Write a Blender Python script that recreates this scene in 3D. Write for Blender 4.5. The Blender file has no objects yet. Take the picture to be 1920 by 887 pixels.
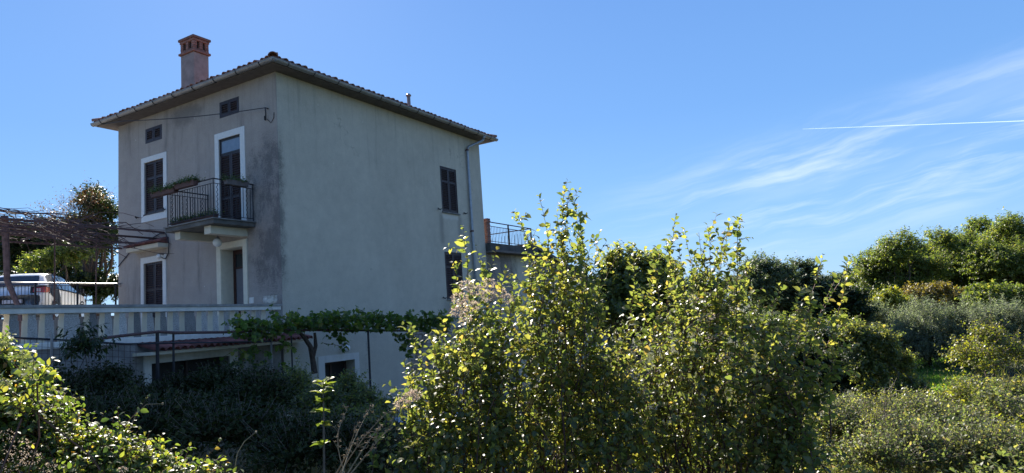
import bpy, bmesh, math, random
import numpy as np
from mathutils import Vector, Matrix

# ------------------------------------------------------------------ camera, sky, sun, exposure
SC = bpy.context.scene
COL = SC.collection
random.seed(7)
F, CX, CY = 1267.94, 960.0, 443.5                      # focal length and centre in photograph pixels
RM = np.array([[0.85947848, 0.50636841, -0.06991254],
               [-0.12089235, 0.06846769, -0.99030158],
               [-0.49667069, 0.85959479, 0.12006258]])
CAM = np.array([13.8514, -12.0067, 3.1545])
cd = bpy.data.cameras.new('camera')
cam = bpy.data.objects.new('camera', cd)
COL.objects.link(cam)
cd.sensor_width = 36.0
cd.lens = 36.0 * F / 1920.0
cd.clip_start = 0.05
cd.clip_end = 30000
m3 = Matrix([[RM[0][i], -RM[1][i], -RM[2][i]] for i in range(3)])
cam.matrix_world = Matrix.Translation(Vector(CAM)) @ m3.to_4x4()
SC.camera = cam

SUN_AZ, SUN_EL = math.radians(-51.0), math.radians(34.5)
world = bpy.data.worlds.new('World')
SC.world = world
world.use_nodes = True
wn, wl = world.node_tree.nodes, world.node_tree.links
bg = wn['Background']
sky = wn.new('ShaderNodeTexSky')
sky.sky_type = 'NISHITA'
sky.sun_disc = False
sky.sun_elevation = SUN_EL
sky.sun_rotation = SUN_AZ
sky.air_density = 1.0
sky.dust_density = 0.35
sky.ozone_density = 2.2
sky.altitude = 200
bg.inputs['Strength'].default_value = 0.095


def wmath(op, a, b=None, c=None):
    n = wn.new('ShaderNodeMath')
    n.operation = op
    for i, v in enumerate((a, b, c)):
        if v is None:
            continue
        if isinstance(v, (int, float)):
            n.inputs[i].default_value = v
        else:
            wl.new(v, n.inputs[i])
    return n.outputs[0]


def wnoise(s, t, off, scale=1.0, detail=6.0, rough=0.6, dist=0.0):
    cmb = wn.new('ShaderNodeCombineXYZ')
    wl.new(s, cmb.inputs[0]); wl.new(t, cmb.inputs[1]); cmb.inputs[2].default_value = off
    n = wn.new('ShaderNodeTexNoise')
    n.inputs['Scale'].default_value = scale
    n.inputs['Detail'].default_value = detail
    n.inputs['Roughness'].default_value = rough
    n.inputs['Distortion'].default_value = dist
    wl.new(cmb.outputs[0], n.inputs['Vector'])
    return n.outputs['Fac']


def wramp(v, lo, hi):
    n = wn.new('ShaderNodeMapRange')
    n.interpolation_type = 'SMOOTHSTEP'
    wl.new(v, n.inputs[0])
    n.inputs[1].default_value = lo; n.inputs[2].default_value = hi
    return n.outputs[0]


tc = wn.new('ShaderNodeTexCoord')
sp = wn.new('ShaderNodeSeparateXYZ')
wl.new(tc.outputs['Generated'], sp.inputs[0])
az = wmath('ARCTAN2', sp.outputs[0], sp.outputs[1])
el = wmath('ARCSINE', sp.outputs[2])
TH = math.radians(9.0)
cs = wmath('ADD', wmath('MULTIPLY', az, math.cos(TH)), wmath('MULTIPLY', el, math.sin(TH)))
ct = wmath('ADD', wmath('MULTIPLY', az, -math.sin(TH)), wmath('MULTIPLY', el, math.cos(TH)))
warp = wnoise(cs, ct, 3.3, 5.0, 3.0, 0.5)
ct2 = wmath('ADD', ct, wmath('MULTIPLY', wmath('SUBTRACT', warp, 0.5), 0.055))
streak = wnoise(wmath('MULTIPLY', cs, 4.2), wmath('MULTIPLY', ct2, 38.0), 1.7, 1.0, 6.0, 0.62, 0.3)
wide = wnoise(wmath('MULTIPLY', cs, 1.6), wmath('MULTIPLY', ct2, 9.0), 8.1, 1.0, 4.0, 0.55, 0.2)
# the cirrus lies in a band that climbs to the right
band = wmath('MULTIPLY', wramp(ct, 0.05, 0.13), wmath('SUBTRACT', 1.0, wramp(ct, 0.18, 0.27)))
side = wramp(az, -0.50, -0.12)
mask = wmath('MULTIPLY', wmath('MULTIPLY', band, side),
             wmath('ADD', wmath('MULTIPLY', wramp(streak, 0.42, 0.76), 0.48),
                   wmath('MULTIPLY', wramp(wide, 0.38, 0.72), 0.26)))
hz = wmath('MULTIPLY', wmath('SUBTRACT', 1.0, wramp(el, 0.0, 0.34)), 0.22)
tint = wn.new('ShaderNodeMixRGB')
tint.blend_type = 'MULTIPLY'
tint.inputs[0].default_value = 1.0
wl.new(sky.outputs[0], tint.inputs[1])
tint.inputs[2].default_value = (0.80, 0.95, 1.22, 1)
# the clear blue of the photograph: a smooth rise from pale horizon to deeper zenith, laid over the physical sky
grad = wn.new('ShaderNodeValToRGB')
ge = grad.color_ramp.elements
ge[0].position = 0.0; ge[0].color = (1.62, 2.6, 3.85, 1)
ge[1].position = 1.0; ge[1].color = (0.40, 0.88, 2.35, 1)
for p_, c_ in ((.12, (1.02, 2.08, 3.65)), (.28, (0.72, 1.64, 3.35)), (.50, (0.58, 1.34, 3.05))):
    g_ = ge.new(p_); g_.color = c_ + (1,)
wl.new(wmath('MAXIMUM', el, 0.0), grad.inputs[0])
base = wn.new('ShaderNodeMixRGB')
base.inputs[0].default_value = 0.90
wl.new(tint.outputs[0], base.inputs[1])
wl.new(grad.outputs[0], base.inputs[2])
mx = wn.new('ShaderNodeMixRGB')
wl.new(mask, mx.inputs[0])
wl.new(base.outputs[0], mx.inputs[1])
mx.inputs[2].default_value = (4.0, 4.5, 5.3, 1)
wl.new(mx.outputs[0], bg.inputs['Color'])

sd = bpy.data.lights.new('sun', 'SUN')
sd.energy = 5.0
sd.angle = math.radians(0.53)
sd.color = (1.0, 0.93, 0.82)
sun = bpy.data.objects.new('sun', sd)
COL.objects.link(sun)
sdir = Vector((math.sin(SUN_AZ) * math.cos(SUN_EL), math.cos(SUN_AZ) * math.cos(SUN_EL), math.sin(SUN_EL)))
sun.rotation_euler = sdir.to_track_quat('Z', 'Y').to_euler()
sun.location = (0, 0, 60)

SC.view_settings.view_transform = 'Standard'
SC.view_settings.look = 'None'
SC.view_settings.exposure = 1.42
SC.view_settings.gamma = 1.0

# ------------------------------------------------------------------ geometry helpers


def ray(u, v):
    return RM.T @ np.array([(u - CX) / F, (v - CY) / F, 1.0])


def at(u, v, d):
    "the point seen at pixel u, v whose depth along the view axis is d metres"
    return CAM + ray(u, v) * d


def onax(u, v, ax, val):
    d = ray(u, v)
    return CAM + d * ((val - CAM[ax]) / d[ax])


def ground_h(x, y):
    r2 = (x - CAM[0]) ** 2 + (y - CAM[1]) ** 2
    return 0.3 + 1.2 * np.exp(-r2 / 81.0)


BASE = {}


class MB:
    def __init__(s):
        s.v = []; s.f = []

    def add(s, vs, fs):
        n = len(s.v)
        s.v += [tuple(map(float, q)) for q in vs]
        s.f += [tuple(i + n for i in q) for q in fs]

    def hexa(s, o, a, b, c):
        o, a, b, c = map(lambda q: np.array(q, float), (o, a, b, c))
        P = [o, o + a, o + a + b, o + b, o + c, o + a + c, o + a + b + c, o + b + c]
        fl = [(0, 3, 2, 1), (4, 5, 6, 7), (0, 1, 5, 4), (1, 2, 6, 5), (2, 3, 7, 6), (3, 0, 4, 7)]
        if np.dot(np.cross(a, b), c) < 0:
            fl = [t[::-1] for t in fl]
        s.add(P, fl)

    def box(s, x0, x1, y0, y1, z0, z1):
        s.hexa((x0, y0, z0), (x1 - x0, 0, 0), (0, y1 - y0, 0), (0, 0, z1 - z0))

    def quad(s, *P):
        s.add(P, [tuple(range(len(P)))])

    def tube(s, pts, r, n=6, cap=True):
        pts = [Vector(p) for p in pts]
        if isinstance(r, (int, float)):
            r = [r] * len(pts)
        vs, fs = [], []
        up = None
        for i, p in enumerate(pts):
            t = (pts[min(i + 1, len(pts) - 1)] - pts[max(i - 1, 0)]).normalized()
            if up is None or abs(up.dot(t)) > .98:
                up = Vector((0, 0, 1)) if abs(t.z) < .9 else Vector((1, 0, 0))
            a = t.cross(up).normalized(); b = a.cross(t).normalized(); up = b
            for k in range(n):
                w = 2 * math.pi * k / n
                vs.append(p + (a * math.cos(w) + b * math.sin(w)) * r[i])
        for i in range(len(pts) - 1):
            for k in range(n):
                k2 = (k + 1) % n
                fs.append((i * n + k, (i + 1) * n + k, (i + 1) * n + k2, i * n + k2))
        if cap:
            fs.append(tuple(range(n)))
            fs.append(tuple(reversed(range((len(pts) - 1) * n, len(pts) * n))))
        s.add(vs, fs)

    def sphere(s, c, r, n=12, m=8, sz=1.0):
        vs = [(c[0], c[1], c[2] + r * sz)]
        for i in range(1, m):
            a = math.pi * i / m
            for k in range(n):
                w = 2 * math.pi * k / n
                vs.append((c[0] + r * math.sin(a) * math.cos(w), c[1] + r * math.sin(a) * math.sin(w), c[2] + r * sz * math.cos(a)))
        vs.append((c[0], c[1], c[2] - r * sz))
        fs = [(0, 1 + k, 1 + (k + 1) % n) for k in range(n)]
        for i in range(m - 2):
            for k in range(n):
                a0 = 1 + i * n + k; a1 = 1 + i * n + (k + 1) % n
                fs.append((a0, a0 + n, a1 + n, a1))
        l = len(vs) - 1
        fs += [(l, 1 + (m - 2) * n + (k + 1) % n, 1 + (m - 2) * n + k) for k in range(n)]
        s.add(vs, fs)

    def lathe(s, c, prof, n=16):
        vs, fs = [], []
        for r, z in prof:
            for k in range(n):
                w = 2 * math.pi * k / n
                vs.append((c[0] + r * math.cos(w), c[1] + r * math.sin(w), c[2] + z))
        for i in range(len(prof) - 1):
            for k in range(n):
                k2 = (k + 1) % n
                fs.append((i * n + k, i * n + k2, (i + 1) * n + k2, (i + 1) * n + k))
        fs.append(tuple(reversed(range(n)))); fs.append(tuple(range((len(prof) - 1) * n, len(prof) * n)))
        s.add(vs, fs)

    def mesh(s, name, mat=None, base=(0, 0, 0), smooth=False, bevel=0):
        me = bpy.data.meshes.new(name)
        b = np.array(base, float)
        me.from_pydata([tuple(np.array(q) - b) for q in s.v], [], s.f)
        if mat:
            me.materials.append(mat)
        if smooth:
            me.polygons.foreach_set('use_smooth', [True] * len(me.polygons))
        if bevel:
            bm = bmesh.new(); bm.from_mesh(me)
            bmesh.ops.bevel(bm, geom=bm.edges[:], offset=bevel, segments=1, affect='EDGES')
            bm.to_mesh(me); bm.free()
        me.update()
        return me


def tag(o, label=None, cat=None, group=None, kind=None):
    if label: o['label'] = label
    if cat: o['category'] = cat
    if group: o['group'] = group
    if kind: o['kind'] = kind
    return o


def thing(name, loc, label, cat, group=None):
    o = bpy.data.objects.new(name, None)
    COL.objects.link(o)
    o.location = tuple(map(float, loc))
    o.empty_display_size = 0.2
    BASE[o] = np.array(loc, float)
    return tag(o, label, cat, group)


def link(name, me, parent, M=None):
    o = bpy.data.objects.new(name, me)
    COL.objects.link(o)
    if parent is not None:
        o.parent = parent
        BASE[o] = BASE[parent]
    else:
        BASE[o] = np.zeros(3)
    if M is not None:
        o.matrix_local = Matrix.Translation(-Vector(BASE[o])) @ M
    return o


def part(name, mb, mat, parent, smooth=False, bevel=0, label=None):
    o = link(name, mb.mesh(name, mat, BASE[parent], smooth, bevel), parent)
    if label: o['label'] = label
    return o


def TR(x, y, z, rz=0.0):
    return Matrix.Translation((x, y, z)) @ Matrix.Rotation(rz, 4, 'Z')


def norm(a):
    return a / (np.linalg.norm(a, axis=-1, keepdims=True) + 1e-9)


def np_mesh(name, V, sizes, idx, mat, base=(0, 0, 0), smooth=False):
    me = bpy.data.meshes.new(name)
    V = (np.asarray(V, np.float64) - np.asarray(base)).astype(np.float32)
    me.vertices.add(len(V)); me.vertices.foreach_set('co', V.ravel())
    me.loops.add(len(idx)); me.loops.foreach_set('vertex_index', np.asarray(idx, np.int32))
    me.polygons.add(len(sizes))
    st = np.concatenate([[0], np.cumsum(sizes)[:-1]]).astype(np.int32)
    me.polygons.foreach_set('loop_start', st)
    if mat: me.materials.append(mat)
    me.update(calc_edges=True)
    if smooth:
        me.polygons.foreach_set('use_smooth', np.ones(len(sizes), bool))
    return me


# leaf outlines: along (0..1), across, lift
def _t(v, f): return np.array(v, float), f


LEAF = {
    'diamond': _t([(0, 0, 0), (.42, .36, .07), (1, 0, -.08), (.42, -.36, .07)], [(0, 1, 2, 3)]),
    'fold': _t([(0, 0, 0), (.4, .33, .09), (1, 0, -.10), (.4, -.33, .09), (.45, 0, 0)], [(0, 1, 2, 4), (0, 4, 2, 3)]),
    'oval': _t([(0, 0, 0), (.28, .27, .07), (.62, .28, .06), (1, 0, -.14), (.62, -.28, .06), (.28, -.27, .07), (.3, 0, 0), (.65, 0, -.02)],
               [(0, 1, 6), (6, 1, 2, 7), (7, 2, 3), (0, 6, 5), (6, 7, 4, 5), (7, 3, 4)]),
    'slim': _t([(0, 0, 0), (.5, .12, .02), (1, 0, -.04), (.5, -.12, .02)], [(0, 1, 2, 3)]),
    'vine': _t([(0, 0, 0), (-.12, .34, .03), (.18, .52, .02), (.38, .36, .05), (.66, .46, -.03), (.74, .2, .03), (1, 0, -.12),
                (.74, -.2, .03), (.66, -.46, -.03), (.38, -.36, .05), (.18, -.52, .02), (-.12, -.34, .03), (.42, 0, -.03)],
               [(0, 1, 2, 12), (12, 2, 3, 4), (12, 4, 5, 6), (12, 6, 7, 8), (12, 8, 9, 10), (0, 12, 10, 11)]),
    'petal': _t([(0, 0, 0), (.5, .25, .1), (1, 0, 0), (.5, -.25, .1)], [(0, 1, 2, 3)]),
}


def leaf_mesh(name, P, T, N, S, kind, mat, base, wid=1.0):
    tv, tf = LEAF[kind]
    T = norm(T); B = norm(np.cross(N, T)); N = np.cross(T, B)
    n, m = len(P), len(tv)
    S = np.broadcast_to(np.asarray(S, float), (n,))
    V = P[:, None, :] + (tv[None, :, 0:1] * T[:, None, :] + wid * tv[None, :, 1:2] * B[:, None, :] + tv[None, :, 2:3] * N[:, None, :]) * S[:, None, None]
    flat = np.concatenate([np.array(q) for q in tf])
    idx = (flat[None, :] + (np.arange(n) * m)[:, None]).ravel()
    sizes = np.tile([len(q) for q in tf], n)
    return np_mesh(name, V.reshape(-1, 3), sizes, idx, mat, base)


def twig_mesh(name, A, Bp, r0, r1, mat, base, n=3):
    "many straight tapered twigs in one mesh"
    d = norm(Bp - A)
    ref = np.where(np.abs(d[:, 2:3]) > .9, np.array([[1., 0, 0]]), np.array([[0, 0, 1.]]))
    a = norm(np.cross(d, ref)); b = np.cross(a, d)
    k = np.arange(n) * 2 * np.pi / n
    c, s = np.cos(k)[None, :, None], np.sin(k)[None, :, None]
    off = a[:, None, :] * c + b[:, None, :] * s
    r0 = np.broadcast_to(np.asarray(r0, float), (len(A),)); r1 = np.broadcast_to(np.asarray(r1, float), (len(A),))
    V = np.concatenate([A[:, None, :] + off * r0[:, None, None], Bp[:, None, :] + off * r1[:, None, None]], 1)
    fs = np.array([(i, n + i, n + (i + 1) % n, (i + 1) % n) for i in range(n)]).ravel()
    idx = (fs[None, :] + (np.arange(len(A)) * 2 * n)[:, None]).ravel()
    return np_mesh(name, V.reshape(-1, 3), np.full(len(A) * n, 4), idx, mat, base, True)


def perp(d, ang):
    ref = np.where(np.abs(d[:, 2:3]) > .9, np.array([[1., 0, 0]]), np.array([[0, 0, 1.]]))
    a = norm(np.cross(d, ref)); b = np.cross(a, d)
    return a * np.cos(ang)[:, None] + b * np.sin(ang)[:, None]


def sprigs(rng, P, D, L, k, leaf, droop=.25, spread=.85, upn=.8):
    "k leaves set round each twig; returns leaf points, directions, normals, sizes"
    n = len(P)
    fr = np.tile((np.arange(k) + 1) / k, (n, 1)) + rng.uniform(-.06, .06, (n, k))
    ang = rng.uniform(0, 6.28, (n, 1)) + np.arange(k)[None, :] * 2.4
    Q = (P[:, None] + D[:, None] * (L[:, None] * fr)[:, :, None]).reshape(-1, 3)
    Dr = np.repeat(D, k, 0)
    lat = perp(Dr, ang.ravel())
    T = norm(Dr * (1 - spread * .55) + lat * spread + np.array([0, 0, -droop]) + rng.normal(0, .18, (n * k, 3)))
    N = norm(np.array([0, 0, upn]) + Dr * .3 + rng.normal(0, .45, (n * k, 3)))
    S = leaf * rng.uniform(.55, 1.2, n * k) * (1.1 - .35 * fr.ravel())
    return Q, T, N, S


def blob_sprigs(rng, blobs, n, clump=.34, nc=26, up=.35, shell=.55, low=-0.35):
    "twig roots and directions clumped through ellipsoids (centre, horizontal radius, vertical radius)"
    w = np.array([b[1] ** 2 + b[1] * b[2] for b in blobs]); w = w / w.sum()
    Ps, Ds = [], []
    for (c, rh, rz), q in zip(blobs, w):
        m = max(6, int(n * q))
        cd_ = norm(rng.normal(0, 1, (nc, 3)))
        cd_[:, 2] = np.where(cd_[:, 2] < low, -cd_[:, 2] * .6, cd_[:, 2])
        cr = rng.uniform(shell, 1.0, (nc, 1))
        cc = cd_ * cr
        pick = rng.integers(0, nc, m)
        off = cc[pick] + rng.normal(0, clump * .55, (m, 3))
        Dd = norm(off * .8 + cc[pick] * .4 + np.array([0, 0, up]) + rng.normal(0, .45, (m, 3)))
        Ps.append(np.array(c) + off * np.array([rh, rh, rz]) * .88)
        Ds.append(Dd)
    return np.concatenate(Ps), np.concatenate(Ds)


def place_leaves(root, Q, T, N, S, kind, mat, wid=1.0, singles=0, holder=None):
    "the leaves that show largest become objects of their own, the rest one mesh"
    base = BASE[root]
    par = holder or root
    if singles:
        T = norm(T); B = norm(np.cross(N, T)); N2 = np.cross(T, B)
        rel = (Q - CAM) @ RM.T
        z = rel[:, 2]
        uu = CX + F * rel[:, 0] / z; vv = CY + F * rel[:, 1] / z
        vis = (z > .3) & (uu > 5) & (uu < 1915) & (vv > 5) & (vv < 882)
        score = np.where(vis, S / np.maximum(z, .1), 0)
        order = np.argsort(-score)[:singles]
        me = leaf_mesh('leaf', np.zeros((1, 3)), np.array([[1., 0, 0]]), np.array([[0, 0, 1.]]), 1.0, kind, mat, (0, 0, 0), wid)
        for i in order:
            M = Matrix([[T[i][r] * S[i], B[i][r] * S[i], N2[i][r] * S[i], Q[i][r] - base[r]] for r in range(3)] + [[0, 0, 0, 1]])
            o = bpy.data.objects.new('leaf', me)
            COL.objects.link(o); o.parent = par; o.matrix_local = M
        keep = np.ones(len(Q), bool); keep[order] = False
        Q, T, N, S = Q[keep], T[keep], N[keep], S[keep]
    o = link('foliage', leaf_mesh('foliage', Q, T, N, S, kind, mat, base, wid), par)
    o['kind'] = 'stuff'
    return o


# ------------------------------------------------------------------ materials


def mat_new(name):
    m = bpy.data.materials.new(name)
    m.use_nodes = True
    nt = m.node_tree
    return m, nt, nt.nodes, nt.links, nt.nodes['Principled BSDF']


def simple(name, col, rough=.6, metal=0.0, var=.15, scale=8.0, bump=.0, bscale=60.0, spec=.5, streak=False):
    m, nt, n, l, b = mat_new(name)
    b.inputs['Roughness'].default_value = rough
    b.inputs['Metallic'].default_value = metal
    b.inputs['Specular IOR Level'].default_value = spec
    t = n.new('ShaderNodeTexCoord')
    mp = n.new('ShaderNodeMapping')
    l.new(t.outputs['Object'], mp.inputs[0])
    if streak: mp.inputs['Scale'].default_value = (1, 1, .15)
    nz = n.new('ShaderNodeTexNoise'); nz.inputs['Scale'].default_value = scale; nz.inputs['Detail'].default_value = 8; nz.inputs['Roughness'].default_value = .65
    l.new(mp.outputs[0], nz.inputs['Vector'])
    r = n.new('ShaderNodeValToRGB')
    r.color_ramp.elements[0].position = .3; r.color_ramp.elements[1].position = .72
    r.color_ramp.elements[0].color = tuple(c * (1 - var) for c in col) + (1,)
    r.color_ramp.elements[1].color = tuple(min(1, c * (1 + var)) for c in col) + (1,)
    l.new(nz.outputs['Fac'], r.inputs[0])
    oi = n.new('ShaderNodeObjectInfo')
    hsv = n.new('ShaderNodeHueSaturation')
    mr = n.new('ShaderNodeMapRange'); mr.inputs[3].default_value = 1 - var * .8; mr.inputs[4].default_value = 1 + var * .8
    l.new(oi.outputs['Random'], mr.inputs[0]); l.new(mr.outputs[0], hsv.inputs['Value'])
    l.new(r.outputs[0], hsv.inputs['Color'])
    l.new(hsv.outputs[0], b.inputs['Base Color'])
    if bump:
        nb = n.new('ShaderNodeTexNoise'); nb.inputs['Scale'].default_value = bscale; nb.inputs['Detail'].default_value = 5
        l.new(t.outputs['Object'], nb.inputs['Vector'])
        bp = n.new('ShaderNodeBump'); bp.inputs['Strength'].default_value = bump; bp.inputs['Distance'].default_value = .02
        l.new(nb.outputs['Fac'], bp.inputs['Height']); l.new(bp.outputs[0], b.inputs['Normal'])
    return m


def leafmat(name, cols, trans=.45, rough=.42, tcol=1.6, spec=.5, tn=(1.75, 1.8, .55)):
    "cols: list of (position, rgb); one hue for each leaf"
    m, nt, n, l, b = mat_new(name)
    g = n.new('ShaderNodeNewGeometry'); oi = n.new('ShaderNodeObjectInfo')
    ad = n.new('ShaderNodeMath'); ad.operation = 'ADD'
    l.new(g.outputs['Random Per Island'], ad.inputs[0]); l.new(oi.outputs['Random'], ad.inputs[1])
    fr = n.new('ShaderNodeMath'); fr.operation = 'FRACT'; l.new(ad.outputs[0], fr.inputs[0])
    r = n.new('ShaderNodeValToRGB')
    el_ = r.color_ramp.elements
    while len(el_) < len(cols): el_.new(.5)
    for e, (p, c) in zip(el_, cols):
        e.position = p; e.color = tuple(c) + (1,)
    l.new(fr.outputs[0], r.inputs[0])
    l.new(r.outputs[0], b.inputs['Base Color'])
    b.inputs['Roughness'].default_value = rough
    b.inputs['Specular IOR Level'].default_value = spec
    tr = n.new('ShaderNodeBsdfTranslucent')
    gm = n.new('ShaderNodeMixRGB'); gm.blend_type = 'MULTIPLY'; gm.inputs[0].default_value = 1
    l.new(r.outputs[0], gm.inputs[1]); gm.inputs[2].default_value = (tcol * tn[0], tcol * tn[1], tcol * tn[2], 1)
    l.new(gm.outputs[0], tr.inputs[0])
    mxs = n.new('ShaderNodeMixShader'); mxs.inputs[0].default_value = trans
    l.new(b.outputs[0], mxs.inputs[1]); l.new(tr.outputs[0], mxs.inputs[2])
    l.new(mxs.outputs[0], n['Material Output'].inputs[0])
    return m


def plaster():
    m, nt, n, l, b = mat_new('roughcast_plaster')
    b.inputs['Roughness'].default_value = .92
    b.inputs['Specular IOR Level'].default_value = .2
    t = n.new('ShaderNodeTexCoord'); s = n.new('ShaderNodeSeparateXYZ'); l.new(t.outputs['Object'], s.inputs[0])

    def M(op, a, c=None, cl=False):
        q = n.new('ShaderNodeMath'); q.operation = op; q.use_clamp = cl
        for i, v in enumerate((a, c)):
            if v is None: continue
            if isinstance(v, (int, float)): q.inputs[i].default_value = v
            else: l.new(v, q.inputs[i])
        return q.outputs[0]

    def R(v, a, c):
        q = n.new('ShaderNodeMapRange'); q.interpolation_type = 'SMOOTHSTEP'
        l.new(v, q.inputs[0]); q.inputs[1].default_value = a; q.inputs[2].default_value = c
        return q.outputs[0]

    def NZ(sc, det=6, rough=.6, vec=None, mscale=None):
        q = n.new('ShaderNodeTexNoise'); q.inputs['Scale'].default_value = sc; q.inputs['Detail'].default_value = det; q.inputs['Roughness'].default_value = rough
        if mscale:
            mp = n.new('ShaderNodeMapping'); mp.inputs['Scale'].default_value = mscale; l.new(t.outputs['Object'], mp.inputs[0]); l.new(mp.outputs[0], q.inputs['Vector'])
        else:
            l.new(t.outputs['Object'], q.inputs['Vector'])
        return q.outputs['Fac']
    X, Y, Z = s.outputs[0], s.outputs[1], s.outputs[2]
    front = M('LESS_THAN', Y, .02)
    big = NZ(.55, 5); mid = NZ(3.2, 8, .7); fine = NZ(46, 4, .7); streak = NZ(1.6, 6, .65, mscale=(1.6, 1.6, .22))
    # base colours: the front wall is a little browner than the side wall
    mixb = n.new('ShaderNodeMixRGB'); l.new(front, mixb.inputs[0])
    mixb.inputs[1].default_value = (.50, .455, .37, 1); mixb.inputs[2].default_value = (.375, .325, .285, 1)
    var = n.new('ShaderNodeMixRGB'); var.blend_type = 'MULTIPLY'; var.inputs[0].default_value = 1
    l.new(mixb.outputs[0], var.inputs[1])
    vv = M('ADD', M('ADD', M('MULTIPLY', big, .42), M('MULTIPLY', mid, .42)), M('ADD', M('MULTIPLY', fine, .95), .13))
    cb = n.new('ShaderNodeCombineXYZ'); l.new(vv, cb.inputs[0]); l.new(vv, cb.inputs[1]); l.new(vv, cb.inputs[2])
    l.new(cb.outputs[0], var.inputs[2])
    # black algae stain that creeps out from the house corner on the front wall
    dist = M('ADD', M('MULTIPLY', X, -1.0), M('MULTIPLY', Y, 7.0))
    near = M('SUBTRACT', 1.0, R(M('ADD', dist, M('MULTIPLY', M('SUBTRACT', mid, .5), 2.2)), .35, 2.3))
    hgt = M('MULTIPLY', R(Z, 3.2, 5.0), M('SUBTRACT', 1.0, R(M('ADD', Z, M('MULTIPLY', M('SUBTRACT', big, .5), 2.0)), 7.7, 9.4)))
    grit = NZ(30, 3, .8); blot = R(NZ(1.7, 5, .7, mscale=(1.3, 1.3, .8)), .36, .62)
    st1 = M('MULTIPLY', M('ADD', M('MULTIPLY', M('MULTIPLY', near, hgt), .30), M('MULTIPLY', R(M('ADD', M('MULTIPLY', M('MULTIPLY', near, hgt), M('ADD', .45, M('MULTIPLY', blot, .55))), M('MULTIPLY', M('SUBTRACT', grit, .5), 1.9)), .42, .95), .60)), R(M('MULTIPLY', near, hgt), 0.0, .25))
    # drips and grime elsewhere on the front wall
    rain = M('MULTIPLY', M('MULTIPLY', R(Z, 6.5, 10.1), R(NZ(2.2, 5, .7, mscale=(2.5, 2.5, .10)), .50, .72)), .28)
    st2 = M('MAXIMUM', M('MULTIPLY', M('MULTIPLY', front, R(streak, .50, .76)), .5), rain)
    # darker oval patch with a ragged edge below the eaves
    dx = M('ADD', X, 3.9); dz = M('SUBTRACT', Z, 9.75)
    eave_patch = M('SUBTRACT', 1.0, R(M('ADD', M('ADD', M('MULTIPLY', dx, dx), M('MULTIPLY', M('MULTIPLY', dz, dz), 6.0)), M('MULTIPLY', M('SUBTRACT', mid, .5), 1.6)), .1, 1.0))
    st3 = M('MULTIPLY', M('MULTIPLY', eave_patch, front), .45)
    damp = M('MULTIPLY', M('SUBTRACT', 1.0, R(M('ADD', Z, M('MULTIPLY', mid, .8)), .9, 1.7)), .4)
    st = M('MAXIMUM', M('MAXIMUM', M('MULTIPLY', st1, .75), st2), M('MAXIMUM', st3, damp), True)
    mx_ = n.new('ShaderNodeMixRGB'); l.new(st, mx_.inputs[0]); l.new(var.outputs[0], mx_.inputs[1]); mx_.inputs[2].default_value = (.075, .072, .075, 1)
    def BX(y0_, y1_, z0_, z1_, s=.06):
        yy = M('ADD', Y, M('MULTIPLY', M('SUBTRACT', mid, .5), .12)); z2 = M('ADD', Z, M('MULTIPLY', M('SUBTRACT', mid, .5), .16))
        return M('MULTIPLY', M('MULTIPLY', R(yy, y0_ - s, y0_ + s), M('SUBTRACT', 1.0, R(yy, y1_ - s, y1_ + s))), M('MULTIPLY', R(z2, z0_ - s, z0_ + s), M('SUBTRACT', 1.0, R(z2, z1_ - s, z1_ + s))))
    drip = M('MULTIPLY', M('MAXIMUM', M('MAXIMUM', BX(7.0, 7.22, 5.9, 7.0, .12), BX(8.1, 8.35, 6.2, 7.0, .12)), BX(7.0, 8.3, 3.0, 3.9, .2)), .45)
    mxd = n.new('ShaderNodeMixRGB'); l.new(drip, mxd.inputs[0]); l.new(mx_.outputs[0], mxd.inputs[1]); mxd.inputs[2].default_value = (.16, .15, .14, 1)
    mxp = n.new('ShaderNodeMixRGB'); l.new(M('MULTIPLY', BX(7.2, 8.15, 6.83, 7.02, .05), .8), mxp.inputs[0]); l.new(mxd.outputs[0], mxp.inputs[1]); mxp.inputs[2].default_value = (.62, .58, .52, 1)
    # hairline cracks
    vc = n.new('ShaderNodeTexVoronoi'); vc.feature = 'DISTANCE_TO_EDGE'; vc.inputs['Scale'].default_value = .42; vc.inputs['Randomness'].default_value = 1
    wv = n.new('ShaderNodeVectorMath'); wv.operation = 'ADD'
    nc = n.new('ShaderNodeTexNoise'); nc.inputs['Scale'].default_value = 1.7; nc.inputs['Detail'].default_value = 8; l.new(t.outputs['Object'], nc.inputs['Vector'])
    l.new(t.outputs['Object'], wv.inputs[0]); l.new(nc.outputs['Color'], wv.inputs[1]); l.new(wv.outputs[0], vc.inputs['Vector'])
    crack = M('MULTIPLY', M('MULTIPLY', M('LESS_THAN', vc.outputs['Distance'], .0045), R(big, .54, .62)), .30)
    mxc = n.new('ShaderNodeMixRGB'); l.new(crack, mxc.inputs[0]); l.new(mxp.outputs[0], mxc.inputs[1]); mxc.inputs[2].default_value = (.12, .11, .10, 1)
    mx_ = mxc
    # chips of lost plaster
    vo = n.new('ShaderNodeTexVoronoi'); vo.inputs['Scale'].default_value = 2.7; l.new(t.outputs['Object'], vo.inputs['Vector'])
    sel = n.new('ShaderNodeSeparateXYZ'); l.new(vo.outputs['Color'], sel.inputs[0])
    chip = M('MULTIPLY', M('LESS_THAN', M('ADD', vo.outputs['Distance'], M('MULTIPLY', mid, .02)), .047), M('GREATER_THAN', sel.outputs[0], .55))
    mx2 = n.new('ShaderNodeMixRGB'); l.new(chip, mx2.inputs[0]); l.new(mx_.outputs[0], mx2.inputs[1]); mx2.inputs[2].default_value = (.72, .70, .66, 1)
    l.new(mx2.outputs[0], b.inputs['Base Color'])
    bp = n.new('ShaderNodeBump'); bp.inputs['Strength'].default_value = .55; bp.inputs['Distance'].default_value = .012
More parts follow.
